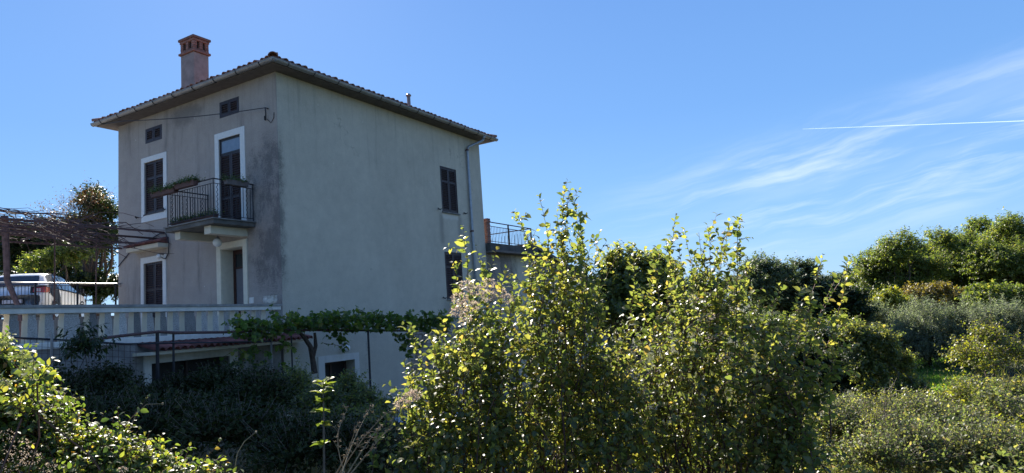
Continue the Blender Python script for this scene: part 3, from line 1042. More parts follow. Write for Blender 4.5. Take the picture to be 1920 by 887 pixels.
# patch of bare rubble masonry low on the side wall, every stone a piece
mb = MB(); mb.box(.001, .02, 4.93, 7.9, .3, 2.95)
rub = part('rubble_patch', mb, MT['mortar'], house)
rnd = random.Random(11)
z = .32
while z < 2.9:
    h = rnd.uniform(.14, .24); y = 4.9 + rnd.uniform(-.02, .12)
    while y < 7.85:
        w_ = rnd.uniform(.18, .42)
        m_ = MB(); j = lambda a: a + rnd.uniform(-.025, .025)
        a_, b_, c_, d_ = (j(y + .01), j(z + .01)), (j(y + w_ - .015), j(z + .01)), (j(y + w_ - .015), j(z + h - .015)), (j(y + .01), j(z + h - .015))
        t_ = rnd.uniform(.035, .07)
        inn = [((p[0] * .82 + (y + w_ / 2) * .18), (p[1] * .82 + (z + h / 2) * .18)) for p in (a_, b_, c_, d_)]
        m_.add([(.018, *p) for p in (a_, b_, c_, d_)] + [(t_, *p) for p in inn], [(4, 5, 6, 7), (0, 1, 5, 4), (1, 2, 6, 5), (2, 3, 7, 6), (3, 0, 4, 7)])
        part('stone', m_, MT['stone'], rub)
        y += w_
    z += h

# cable from the hook near the corner, and the flower boxes
pc = thing('power_cable', (-.45, -.05, 9.2), 'thin black overhead cable slung across the front of the house', 'cable')
hp = onax(497, 202, 1, -.10)
pts = []
for t in np.linspace(0, 1, 15):
    u = 497 + (232 - 497) * t; v = 202 + (227 - 202) * t + 9.5 * 4 * t * (1 - t) * .42
    pts.append(onax(u, v, 1, -.10 - .42 * t))
pts.append(np.array([-HX - .1, -.45, 10.13]))
mb = MB(); mb.tube(pts, .013, 5)
part('cable', mb, MT['iron'], pc)
mb = MB()
mb.tube([hp + np.array([0, .10, 0]), hp, hp + np.array([.02, 0, -.14]), hp + np.array([-.05, .05, -.32]), hp + np.array([-.10, .06, -.2]), hp + np.array([-.12, .08, -.3])], .017, 6)
mb.tube([hp + np.array([.0, .05, -.3]), hp + np.array([.12, .08, -.42]), hp + np.array([.22, .09, -.30]), hp + np.array([.23, .09, -.16])], .009, 5)
part('insulator_hook', mb, MT['iron'], pc)

L_BOX = leafmat('box_plant_leaf', [(0, (.035, .06, .022)), (.6, (.06, .10, .03)), (1, (.10, .13, .05))], .3)


def flower_box(loc, L, ang, label, mat, dens=260, h=.13, hang=.0):
    r = np.random.default_rng(int(abs(loc[0] * 100)) + 5)
    t_ = thing('flower_box', loc, label, 'flower box', 'flower boxes on the balcony')
    u = np.array([math.cos(ang), math.sin(ang), 0]); nn = np.array([-math.sin(ang), math.cos(ang), 0])
    mb = MB(); o = np.array(loc) - u * L / 2 - nn * .07
    mb.add([o + nn * .01 + u * .01, o + nn * .13 + u * .01, o + nn * .13 + u * (L - .01), o + nn * .01 + u * (L - .01)] +
           [o - nn * .01 + np.array([0, 0, h]), o + nn * .15 + np.array([0, 0, h]), o + nn * .15 + u * L + np.array([0, 0, h]), o - nn * .01 + u * L + np.array([0, 0, h])],
           [(0, 1, 2, 3), (0, 4, 5, 1), (1, 5, 6, 2), (2, 6, 7, 3), (3, 7, 4, 0), (7, 6, 5, 4)])
    part('box', mb, mat, t_)
    P = np.array(loc) + u * r.uniform(-L / 2, L / 2, (dens, 1)) + nn * r.uniform(-.09, .11, (dens, 1)) + np.array([0, 0, h - .03])
    D = norm(np.stack([r.normal(0, .6, dens), r.normal(0, .6, dens), r.uniform(.3, 1.2, dens)], 1))
    place_leaves(t_, *sprigs(r, P, D, r.uniform(.06, .24, dens), 7, .052, .45), 'fold', L_BOX)


flower_box((-2.85, ry - .11, RT - .16), 1.02, 0, 'terracotta flower box hooked on the far left end of the balcony rail', MT['terracotta_box'])
flower_box((-1.92, ry - .11, RT - .10), .80, 0, 'terracotta flower box hooked on the middle of the balcony front rail', MT['terracotta_box'])
flower_box((rx1 + .11, -.62, RT - .13), .66, math.pi / 2, 'grey flower box hung on the right side rail of the balcony', MT['greybox'], 110)
flower_box((-2.35, ry + .14, BZ + .001), 1.0, 0, 'low flower box standing on the balcony floor at its left end', MT['terracotta_box'], 190)
flower_box((-1.45, ry + .14, BZ + .001), .74, 0, 'low flower box standing on the balcony floor near the outer corner', MT['terracotta_box'], 130)

# ------------------------------------------------------------------ the lower storey wall below the balustrade
lw = thing('terrace_wall', bl(5, 0, 0), 'shaded lower storey wall carrying the terrace, with a white framed window and tiled canopy', 'wall')
mb = MB()


def bbox_bl(mb, s0, s1, o0, o1, z0, z1):
    a = np.array(bl(s0, o0, z0))
    mb.hexa(a, np.array(bl(s1, o0, z0)) - a, np.array(bl(s0, o1, z0)) - a, (0, 0, z1 - z0))


SW0, SW1 = 1.89, 4.03
bbox_bl(mb, .05, SW0, -.30, -.02, -.3, 3.18); bbox_bl(mb, SW1, 11.5, -.30, -.02, -.3, 3.18)
bbox_bl(mb, SW0, SW1, -.30, -.02, 2.77, 3.18); bbox_bl(mb, SW0, SW1, -.30, -.02, -.3, 1.4)
part('wall', mb, MT['concrete'], lw)
mb = MB()
bbox_bl(mb, SW0, SW1, -.28, -.22, 1.4, 2.77)
wd = part('window', mb, MT['dark'], lw)
mb = MB()
bbox_bl(mb, SW1, SW1 + .17, -.025, .01, 1.25, 2.93); bbox_bl(mb, SW0 - .26, SW0, -.025, .01, 1.25, 2.93); bbox_bl(mb, SW0, SW1, -.025, .01, 2.77, 2.93); bbox_bl(mb, SW0, SW1, -.025, .03, 1.25, 1.4)
part('window_frame', mb, MT['greypaint'], wd)
mb = MB(); bbox_bl(mb, (SW0 + SW1) / 2 - .03, (SW0 + SW1) / 2 + .03, -.215, -.17, 1.41, 2.76)
part('mullion', mb, MT['shutter'], wd)
mb = MB(); bbox_bl(mb, -.55, 4.45, -.015, .42, 2.94, 3.0)
lc = part('canopy', mb, MT['cream'], lw, label='long lean-to canopy with old red tiles')
lt = tile_mesh('canopy_tile', .56, .085, MT['redtile'])
rb = math.atan2(BN[0], -BN[1])          # turn -Y onto the outward direction
for k in range(27):
    s_ = -.45 + k * .1815
    p = bl(s_, .52, 3.0)
    link('canopy_tile', lt, lc, Matrix.Translation(p) @ Matrix.Rotation(math.atan2(BN[0], -BN[1]), 4, 'Z') @ Matrix.Rotation(math.radians(15), 4, 'X'))
mb = MB(); bbox_bl(mb, 1.05 - .9, 1.05, -.018, -.005, .4, 2.3)
part('door', mb, simple('oxblood_door', (.12, .03, .025), .6, var=.3), lw, label='dull red cellar door under the vine')

# ------------------------------------------------------------------ balustrade
bs = thing('balustrade', bl(4, -.12, 3.05), 'long white concrete balustrade with pebbledashed balusters along the terrace edge', 'balustrade')
mb = MB(); bbox_bl(mb, -.0, 11.5, -.26, .02, 3.88, 3.93)
part('coping', mb, MT['concrete'], bs)
mb = MB(); bbox_bl(mb, .005, 11.5, -.235, -.005, 3.785, 3.878)
part('hand_rail', mb, MT['greypaint'], bs, bevel=.006)
mb = MB(); bbox_bl(mb, .0, 11.5, -.30, .03, 3.19, 3.30)
part('plinth', mb, MT['greypaint'], bs, bevel=.008)


def baluster_mesh(w, top=.04):
    "pebbledashed slab with smooth painted sides, a little wider at the foot, stepped near the top; local X along the rail, -Y outward"
    mb = MB(); H = 3.785 - 3.30
    h1 = H * .78
    for z0_, z1_, a, b, t0, t1 in ((0, h1, w / 2 + .012, w / 2, -.012, 0), (h1, H, w / 2 - .012, w / 2 - .012, .010, .010)):
        vs = [(-a, t0, z0_), (a, t0, z0_), (a, .14, z0_), (-a, .14, z0_), (-b, t1, z1_), (b, t1, z1_), (b, .14, z1_), (-b, .14, z1_)]
        mb.add(vs, [(0, 1, 5, 4), (1, 2, 6, 5), (2, 3, 7, 6), (3, 0, 4, 7), (4, 5, 6, 7), (3, 2, 1, 0)])
    me = mb.mesh('baluster', MT['pebble'])
    me.materials.append(MT['cream'])
    for p in me.polygons:
        if abs(p.normal.x) > .8: p.material_index = 1
    return me


bm1, bm2 = baluster_mesh(.155), baluster_mesh(.30)
brot = math.atan2(BN[0], -BN[1])
starts = [(6.75, 1), (6.45, 1), (6.16, 1), (5.75, 2), (5.34, 1), (5.03, 1), (4.72, 1), (4.40, 1), (4.09, 1), (3.77, 1), (3.45, 1), (3.07, 2),
          (2.67, 1), (2.34, 1), (2.0, 1), (1.65, 1), (1.29, 1), (.93, 1), (.57, 1), (.14, 2)]
starts += [(7.05, 1), (7.36, 1), (7.66, 1), (7.97, 1), (8.35, 2), (8.75, 1), (9.05, 1), (9.36, 1), (9.66, 1), (9.96, 1), (10.3, 1), (10.6, 1), (10.9, 1)]
for s_, kd in starts:
    link('baluster' if kd == 1 else 'pier', bm1 if kd == 1 else bm2, bs, Matrix.Translation(bl(s_ - .07, -.03, 3.30)) @ Matrix.Rotation(brot, 4, 'Z'))

# the white bowl of a planter on the coping by the corner
pt = thing('flower_pot', bl(.28, -.12, 3.931), 'squat chipped white stone planter on the balustrade end beside the house corner', 'planter')
mb = MB(); mb.lathe(bl(.28, -.12, 3.931), [(.10, 0), (.155, .02), (.175, .10), (.16, .19), (.175, .21), (.14, .205), (.13, .15)], 12)
part('pot', mb, simple('chipped_white_stone', (.68, .63, .56), .9, var=.45, scale=11, bump=.9, bscale=14), pt, smooth=True)
r_ = np.random.default_rng(4)
P = np.array(bl(.28, -.12, 4.10)) + r_.normal(0, .07, (60, 3)) * np.array([1, 1, .2])
place_leaves(pt, *sprigs(r_, P, norm(np.stack([r_.normal(0, .8, 60), r_.normal(0, .8, 60), r_.uniform(.2, 1, 60)], 1)), r_.uniform(.04, .10, 60), 5, .04), 'slim', leafmat('dead_pot_plant', [(0, (.03, .03, .02)), (1, (.06, .06, .03))], .1))

# ------------------------------------------------------------------ railing, car and pergola on the upper yard
rl = thing('yard_railing', (-7.25, -2.5, 4.1), 'metal railing with shiny top bar and dark pickets in front of the parked car', 'railing')
RZ0, RZT = 4.10, 5.07
ya, yb = .35, -6.5
mb = MB(); mb.tube([(-7.2, ya, RZT), (-7.0, yb, RZT)], .022, 8)
part('top_rail', mb, MT['white_rail'], rl, smooth=True)
mb = MB(); mb.tube([(-7.2, ya, RZ0 + .1), (-7.0, yb, RZ0 + .1)], .012, 6); mb.tube([(-7.2, ya, RZT - .07), (-7.0, yb, RZT - .07)], .010, 6)
part('lower_rail', mb, MT['rust'], rl)
pk = MB(); pk.tube([(0, 0, 0), (0, 0, RZT - RZ0 - .17)], .008, 4)
pk = pk.mesh('picket', MT['iron'])
po = MB(); po.box(-.02, .02, -.02, .02, 0, RZT - RZ0)
po = po.mesh('railing_post', MT['iron'])
n = 80
for k in range(n):
    t = k / (n - 1); y = ya + (yb - ya) * t; x = -7.2 + .2 * t
    if k % 13 == 6: link('railing_post', po, rl, TR(x, y, RZ0))
    elif t > .22: link('picket', pk, rl, TR(x, y, RZ0 + .1))


def build_car():
    H = math.radians(-46)
    fw = np.array([math.sin(H), math.cos(H), 0]); lf = np.array([-fw[1], fw[0], 0])
    corner = at(84, 560, 20.6); corner[2] = 4.10
    O = corner + lf * .84
    c = thing('parked_car', O + fw * 2, 'white compact car with black pillars parked behind the railing, seen from its rear right corner', 'car')
    W3 = lambda x, y, z: O + fw * x + lf * y + np.array([0, 0, z])
    #      x    hw   zb   zw    hr   zr   zc
    ST = [(0.00, .72, .38, .74, .62, .78, .80), (.06, .82, .28, .93, .70, .98, 1.0), (.22, .86, .24, .98, .70, 1.10, 1.12), (.48, .88, .22, .99, .64, 1.40, 1.43),
          (.75, .885, .2, .985, .62, 1.475, 1.515), (1.3, .885, .2, .975, .61, 1.505, 1.55), (2.0, .885, .2, .96, .60, 1.49, 1.535), (2.55, .88, .2, .945, .60, 1.38, 1.42),
          (2.95, .875, .2, .935, .66, 1.14, 1.17), (3.2, .87, .2, .92, .70, .985, 1.03), (3.6, .85, .22, .86, .64, .93, .97), (3.92, .78, .25, .70, .55, .80, .83), (4.05, .66, .32, .52, .48, .60, .62)]
    ring = lambda s: [(0, s[2]), (s[1] * .86, s[2]), (s[1], s[2] + .22), (s[1] * 1.012, s[3] - .22), (s[1] * .985, s[3]), ((s[1] * .985 + s[4]) / 2 + .015, (s[3] + s[5]) / 2), (s[4], s[5]), (s[4] * .75, s[5] + (s[6] - s[5]) * .7), (0, s[6])]
    mb = MB(); vs = []
    R0 = [ring(s) for s in ST]; m_ = 9
    for s, r in zip(ST, R0):
        for y, z in r: vs.append(W3(s[0], -y, z))
        for y, z in r[::-1][1:-1]: vs.append(W3(s[0], y, z))
    k_ = 16; fs = []
    for i in range(len(ST) - 1):
        for k in range(k_):
            k2 = (k + 1) % k_
            fs.append((i * k_ + k, (i + 1) * k_ + k, (i + 1) * k_ + k2, i * k_ + k2))
    fs.append(tuple(reversed(range(k_)))); fs.append(tuple(range((len(ST) - 1) * k_, len(ST) * k_)))
    mb.add(vs, fs)
    body = part('body', mb, MT['carwhite'], c, smooth=True)

    def itp(x, j):
        xs = [s[0] for s in ST]
        return np.interp(x, xs, [s[j] for s in ST])

    def gh(x, t, sgn, out=.012):
        "a point on the side glass, t from the waist (0) to the roof edge (1)"
        y0_, z0_ = itp(x, 1) * .985, itp(x, 3); y2, z2 = itp(x, 4), itp(x, 5); ym, zm = (y0_ + y2) / 2 + .015, (z0_ + z2) / 2
        if t < .5: y, z = y0_ + (ym - y0_) * t * 2, z0_ + (zm - z0_) * t * 2
        else: y, z = ym + (y2 - ym) * (t * 2 - 1), zm + (z2 - zm) * (t * 2 - 1)
        return W3(x, sgn * (y + out), z + out * .4)

    def strip(xs_lo, xs_hi, t0, t1, sgn, out):
        m2 = MB(); n_ = len(xs_lo); rows = []
        for t in (t0, .5, t1):
            f_ = (t - t0) / (t1 - t0)
            rows.append([gh(a + (b - a) * f_, t, sgn, out) for a, b in zip(xs_lo, xs_hi)])
        v_ = [q for r in rows for q in r]
        m2.add(v_, [(r * n_ + i, r * n_ + i + 1, (r + 1) * n_ + i + 1, (r + 1) * n_ + i) for r in range(2) for i in range(n_ - 1)])
        return m2
    glass = simple('car_side_glass', (.05, .075, .10), .04, var=.05, spec=1.0)
    for sgn in (-1, 1):
        part('window_surround', strip([.30, .8, 1.4, 2.1, 2.6, 3.08], [.55, .9, 1.4, 2.05, 2.3, 2.62], -.02, .99, sgn, .012), MT['carblack'], c)
        part('side_window', strip([1.36, 2.0, 2.5, 2.95], [1.30, 1.9, 2.2, 2.50], .05, .90, sgn, .020), glass, c)
        part('quarter_window', strip([.98, 1.27], [1.05, 1.21], .05, .88, sgn, .020), glass, c)
        # black side cladding and wheels
        for wx in (.78, 3.22):
            m2 = MB(); R = .365
            arc = [(wx + R * math.cos(a), .30 + R * math.sin(a)) for a in np.linspace(-.25, math.pi + .25, 15)]
            v_ = []
            for (ax, az_) in arc:
                yy = sgn * (itp(ax, 1) * 1.012 + .012); v_.append(W3(ax, yy, az_))
            for (ax, az_) in arc:
                ax2, az2 = wx + (ax - wx) * 1.14, .30 + (az_ - .30) * 1.14
                v_.append(W3(ax2, sgn * (itp(ax2, 1) * 1.0 + .016), az2))
            m2.add(v_, [(i, i + 1, 16 + i, 15 + i) for i in range(14)])
            part('wheel_arch', m2, MT['carblack'], c)
            m2 = MB(); ctr = W3(wx, sgn * .80, .31)
            m2.tube([ctr - lf * sgn * .12, ctr - lf * sgn * .11, ctr + lf * sgn * .09, ctr + lf * sgn * .10], [.28, .31, .31, .28], 22)
            wh = part('wheel', m2, MT['rubber'], c, smooth=True)
            m2 = MB(); m2.tube([ctr + lf * sgn * .08, ctr + lf * sgn * .108], .20, 18)
            part('rim', m2, MT['rim'], wh)
        m2 = MB(); a = W3(2.62, sgn * .93, .98); b2 = W3(2.62, sgn * 1.05, 1.0)
        m2.tube([W3(2.66, sgn * .86, .98), a], .02, 6)
        m2.hexa(W3(2.58, sgn * .90, .95), fw * .10, lf * sgn * .20, (0, 0, .14))
        part('wing_mirror', m2, MT['carblack'], c, bevel=.01)
        m2 = MB()                                             # lamp cluster wrapping the rear corner
        m2.add([W3(-.005, sgn * .45, .84), W3(.055, sgn * .80, .80), W3(.30, sgn * .885, .82), W3(.34, sgn * .885, 1.0), W3(.10, sgn * .82, 1.06), W3(.03, sgn * .45, 1.04)],
               [(0, 1, 4, 5), (1, 2, 3, 4)])
        part('tail_light_surround', m2, MT['carblack'], c)
        m2 = MB()
        m2.add([W3(-.012, sgn * .52, .87), W3(.042, sgn * .815, .84), W3(.20, sgn * .90, .85), W3(.20, sgn * .895, .99), W3(.06, sgn * .835, 1.02), W3(.015, sgn * .54, 1.0)],
               [(0, 1, 4, 5), (1, 2, 3, 4)])
        tl = part('tail_light', m2, MT['redlens'], c)
        m2 = MB(); m2.add([W3(-.022, sgn * .56, .89), W3(.022, sgn * .72, .875), W3(.035, sgn * .72, .975), W3(-.008, sgn * .56, .98)], [(0, 1, 2, 3)])
        part('reversing_lamp', m2, MT['clearlens'], tl)
        m2 = MB(); m2.add([W3(.35, sgn * .90, .80), W3(1.12, sgn * .906, .42), W3(1.12, sgn * .906, .72), W3(.98, sgn * .90, .96), W3(.35, sgn * .892, .985)], [(0, 1, 2, 3, 4)])
        part('rear_pillar', m2, MT['carblack'], c)
    # rear screen, plate, bumper
    m2 = MB(); v_ = []
    for x, hw_, z in ((.13, .60, 1.06), (.22, .60, 1.135), (.40, .56, 1.32), (.45, .54, 1.38)):
        for y in (-1, -.5, 0, .5, 1):
            v_.append(W3(x - .03, y * hw_, z + .018 + .015 * (1 - abs(y))))
    m2.add(v_, [(r * 5 + i, r * 5 + i + 1, (r + 1) * 5 + i + 1, (r + 1) * 5 + i) for r in range(3) for i in range(4)])
    part('rear_window', m2, MT['glass_dark'], c, smooth=True)
    m2 = MB(); m2.hexa(W3(-.03, -.30, .52), lf * .60, fw * .03, (0, 0, .17))
    part('plate_recess', m2, MT['carblack'], c)
    m2 = MB(); m2.hexa(W3(-.042, -.26, .55), lf * .52, fw * .01, (0, 0, .11))
    part('number_plate', m2, MT['clearlens'], c)
    m2 = MB(); m2.hexa(W3(-.02, -.75, .28), lf * 1.5, fw * .2, (0, 0, .16))
    part('bumper', m2, MT['carblack'], c, bevel=.03)


build_car()

# pergola over the terrace: rusty beams from the house wall, with a bare vine
pg = thing('vine_pergola', (-5.5, -3, 3.05), 'rusty iron pergola beams running out from the house wall above the terrace', 'pergola')
beams = []
for (u, v) in ((308, 436), (300, 448), (265, 457), (228, 466)):
    a = onax(u, v, 1, -.02)
    beams.append(a)
    mb = MB(); mb.hexa(a - np.array([.025, 0, .025]), (.05, 0, 0), (0, -6.6, .06), (0, 0, .05))
    part('beam', mb, MT['rust'], pg)
for yy in (-2.6, -4.4, -6.4):
    mb = MB(); mb.hexa((-7.6, yy, 6.30), (2.9, 0, .08), (0, .04, 0), (0, 0, .04))
    part('cross_bar', mb, MT['rust'], pg)
mb = MB(); mb.tube([at(8, 405, 16.6), at(12, 480, 16.6), at(13, 525, 16.6), at(34, 575, 16.6), at(40, 640, 16.6)], [.085, .075, .07, .06, .06], 7)
part('post', mb, MT['vinewood'], pg, label='crooked timber post')
mb = MB(); mb.tube([at(103, 428, 18), at(102, 530, 18), at(101, 600, 18)], .02, 6)
part('post', mb, MT['rust'], pg)
mb = MB(); mb.tube([at(181, 440, 18.5), at(180, 530, 18.5), at(180, 600, 18.5)], .02, 6)
part('post', mb, MT['rust'], pg)

bv = thing('bare_vine', at(60, 430, 17), 'tangled leafless vine stems spread over the pergola beams', 'vine')
r_ = random.Random(5)
mb = MB()
for k in range(120):
    u = r_.uniform(-80, 150); top = 398 + max(0, u) * .16
    v = top + r_.uniform(-8, 34) * (1 if u < 140 else .7)
    d = r_.uniform(15.5, 19)
    p = at(u, v, d); L = r_.uniform(.5, 2.4)
    dr = np.array([r_.uniform(-.5, .5), r_.uniform(.3, 1), r_.uniform(-.12, .08)]); dr /= np.linalg.norm(dr)
    pts = []
    for i in range(6):
        pts.append(p + dr * L * i / 5 + np.array([r_.gauss(0, .05), r_.gauss(0, .05), r_.gauss(0, .05) - .22 * L * (i / 5) ** 2 * r_.random()]))
    r0 = r_.uniform(.006, .022)
    mb.tube(pts, [r0 * (1 - .12 * i) for i in range(6)], 4, cap=False)
o = part('stems', mb, MT['vinewood'], bv); o['kind'] = 'stuff'

# ------------------------------------------------------------------ lower pergola with the leafy grape vine
gp = thing('pipe_pergola', (1.2, 1.0, 0.3), 'thin dark pipe pergola frame standing along the lower wall under the grape vine', 'pergola')


def pipe(name, pts, r, mat=MT['rust'], n=6):
    mb = MB(); mb.tube(pts, r, n)
    return part(name, mb, mat, gp)


PA_ = [at(510, 619, 14.6), at(640, 619, 16.2), onax(840, 621, 0, 1.25)]
pipe('beam', [at(150, 641, 11.2), at(225, 630, 11.6), at(296, 622, 12.2), at(330, 624, 12.4), at(420, 623, 13.3)] + PA_, .030)
pipe('beam', [at(0, 632, 10), at(110, 637, 10.5), at(235, 645, 11.4), at(330, 643, 12.2), at(420, 642, 13.2), at(508, 640, 14.4)], .017, MT['iron'])
for (u, v, d, r) in ((295, 621, 12.2, .034), (325, 622, 12.4, .022), (508, 617, 14.6, .022), (546, 620, 15, .018), (690, 620, 16.6, .026), (821, 620, 18.6, .03), (868, 620, 19.0, .024)):
    p = at(u, v, d); pipe('post', [p, (p[0], p[1], .2)], r, MT['zinc'] if u == 508 else MT['iron'])
p = at(97, 638, 10.4); pipe('post', [p + np.array([0, 0, .1]), (p[0], p[1], .6)], .02, MT['zinc'])
p = onax(840, 600, 0, 1.3)

wf = thing('wire_fence', at(120, 660, 10.4), 'rusted square mesh wire fence hung from the low pipe at the left', 'fence')
mb = MB()
for k in range(26):
    u = -20 + k * 11; a = at(u, 633 + u * .055, 10 + u * .005); mb.tube([a, (a[0], a[1], a[2] - .62)], .0035, 3)
for k in range(7):
    mb.tube([at(u, 634 + u * .055, 10 + u * .005) - np.array([0, 0, k * .1]) for u in range(-20, 261, 40)], .0035, 3)
o = part('wire_mesh', mb, MT['rust'], wf)

L_GRAPE = leafmat('grape_leaf', [(0, (.045, .085, .022)), (.45, (.07, .12, .03)), (.8, (.12, .16, .035)), (1, (.20, .19, .05))], .38, .5)
gv = thing('grape_vine', (1.1, .9, .3), 'leafy green grape vine sprawling along the pipe pergola against the side wall', 'vine')
r_ = np.random.default_rng(21)
P, D = [], []
for k in range(430):
    t = r_.uniform(.04, 1)
    u = 430 + 415 * t
    d = np.interp(u, [430, 510, 640, 845], [13.6, 14.6, 16.2, 18.9]) + r_.uniform(-.5, .5)
    up = 12 + 9 * abs(math.sin(u * .031 + .6)) + 7 * abs(math.sin(u * .083))
    v = 619 - r_.uniform(-.1, 1) * up if u > 520 else 619 - r_.uniform(-.8, .7) * up
    P.append(at(u, v, d)); D.append((r_.normal(0, .5), r_.normal(0, .5), r_.uniform(-.1, .6)))
for k in range(26):
    u = r_.uniform(440, 545); v = r_.uniform(622, 690) - abs(u - 505) * .2
    P.append(at(u, v, 14.3 + r_.uniform(-.4, .4))); D.append((r_.normal(0, .5), r_.normal(0, .5), -.4))
for (u0, v0, u1, v1, d0) in ((632, 626, 636, 655, 16), (745, 630, 768, 670, 17.5), (770, 632, 790, 650, 17.5), (648, 600, 606, 588, 15.9), (690, 604, 684, 583, 16.8), (800, 606, 812, 588, 18)):
    for t in np.linspace(0, 1, 9):
        P.append(at(u0 + (u1 - u0) * t, v0 + (v1 - v0) * t, d0)); D.append((r_.normal(0, .5), r_.normal(0, .5), .1))
P = np.array(P); D = norm(np.array(D)); Ls = r_.uniform(.15, .42, len(P))
place_leaves(gv, *sprigs(r_, P, D, Ls, 5, .125, .5, .9, .5), 'vine', L_GRAPE, singles=290)
link('canes', twig_mesh('canes', P, P + D * Ls[:, None], .006, .003, MT['vinewood'], BASE[gv]), gv)['kind'] = 'stuff'
mb = MB()
mb.tube([at(590, 700, 15.6), at(586, 672, 15.6), at(582, 650, 15.5), at(570, 632, 15.4), at(560, 622, 15.3)], [.07, .06, .055, .05, .03], 8)
mb.tube([at(586, 672, 15.6), at(592, 648, 15.6), at(590, 624, 15.6)], [.05, .045, .03], 7)
part('trunk', mb, MT['bark'], gv)

# small garden gate and pale sheet seen beyond the dark shrub
gg = thing('garden_gate', onax(735, 765, 0, 2.2), 'low wire garden gate with a dark rail at the foot of the side wall', 'gate')
a = onax(716, 752, 0, 1.6); b = onax(760, 745, 0, 1.6)
mb = MB(); mb.tube([a, b], .022, 6); part('rail', mb, MT['iron'], gg)
for k in range(9):
    q = a + (b - a) * k / 8
    mb = MB(); mb.tube([q, (q[0], q[1], .25)], .008, 4); part('bar', mb, MT['iron'], gg)
sh = thing('sheet', (1.0, 4.3, .35), 'pale blue white sheet lying on the ground behind the garden gate', 'sheet')
mb = MB(); k = 7
g_ = [(.5 + 1.3 * i / k, 3.3 + 2.2 * j / k, .42 + .14 * math.sin(i * 1.7) * math.cos(j * 1.3) + .1 * (j % 2)) for i in range(k + 1) for j in range(k + 1)]
mb.add(g_, [(i * (k + 1) + j, (i + 1) * (k + 1) + j, (i + 1) * (k + 1) + j + 1, i * (k + 1) + j + 1) for i in range(k) for j in range(k)])
part('cloth', mb, MT['bluewhite'], sh, smooth=True)

# ------------------------------------------------------------------ annex behind the house
an = thing('annex', (-2, 11.8, 0), 'lower rear extension with a flat roof terrace, metal railing and brick pillar', 'annex')
YE = 13.62
mb = MB(); mb.box(-5, -.02, HY + .01, YE - .1, -.3, 5.80)
part('wall', mb, MT['plaster'], an)
mb = MB(); mb.box(-5, .22, HY + .01, YE + .15, 5.80, 6.10)
part('roof_slab', mb, MT['oldconcrete'], an, bevel=.02)
mb = MB(); mb.box(-5, .45, HY + .012, YE + .55, 5.72, 5.797)
part('eaves', mb, MT['soffit'], an)
pil = MB()
pil.box(-.16, .07, 9.98, 10.17, 6.10, 6.95)
pl = part('brick_pillar', pil, MT['mortar'], an)
bk3 = MB(); bk3.box(-.06, .06, -.055, .055, 0, .062); bk3 = bk3.mesh('brick', MT['brick'], bevel=.005)
for row in range(13):
    for i in range(2):
        for j in range(2):
            link('brick', bk3, pl, TR(-.105 + i * .125 + (row % 2) * .012 + (.02 if row > 10 and i else 0), 10.02 + j * .115, 6.11 + row * .075))
mb = MB(); mb.tube([(.0, 10.25, 6.96), (.0, YE, 6.96)], .022, 6); mb.tube([(.0, 10.25, 6.80), (.0, YE, 6.80)], .014, 6); mb.tube([(.0, 10.25, 6.2), (.0, YE, 6.2)], .014, 6)
mb.tube([(0, YE, 6.96), (-4, YE, 6.96)], .022, 6); mb.tube([(0, YE, 6.2), (-4, YE, 6.2)], .014, 6)
rr = part('terrace_railing', mb, MT['rust'], an)
bb = MB(); bb.tube([(0, 0, 0), (0, 0, .6)], .009, 4); bb = bb.mesh('railing_bar', MT['iron'])
for k in range(29): link('railing_bar', bb, rr, TR(0, 10.3 + k * (YE - 10.3) / 29, 6.2))
for k in range(1, 24): link('railing_bar', bb, rr, TR(-4 * k / 24, YE, 6.2))
for y in (11.7, YE):
    mb = MB(); mb.box(-.025, .025, y - .025, y + .025, 6.1, 6.98); part('railing_post', mb, MT['iron'], rr)

sh2 = thing('shed', (-2, 17, 0), 'low grey outbuilding with a sloping roof behind the annex', 'shed')
q0, q1 = onax(1040, 484, 0, -.2), onax(1106, 524, 0, -.2)
mb = MB()
zz = lambda y: q0[2] + (q1[2] - q0[2]) * (y - q0[1]) / (q1[1] - q0[1])
yA, yB = 13.9, q1[1] + .5
mb.add([(x, y, z) for x in (-5, -.25) for y, z in ((yA, -.3), (yB, -.3), (yB, zz(yB) - .2), (yA, zz(yA) - .2))],
       [(4, 5, 6, 7), (3, 2, 1, 0), (0, 1, 5, 4), (1, 2, 6, 5), (2, 3, 7, 6), (3, 0, 4, 7)])
part('wall', mb, MT['plaster'], sh2)
mb = MB()
mb.hexa((-5.2, yA - .1, zz(yA - .1) - .18), (5.2, 0, 0), (0, yB + .3 - yA, zz(yB + .2) - zz(yA - .1)), (0, 0, .16))
part('roof', mb, MT['oldconcrete'], sh2)

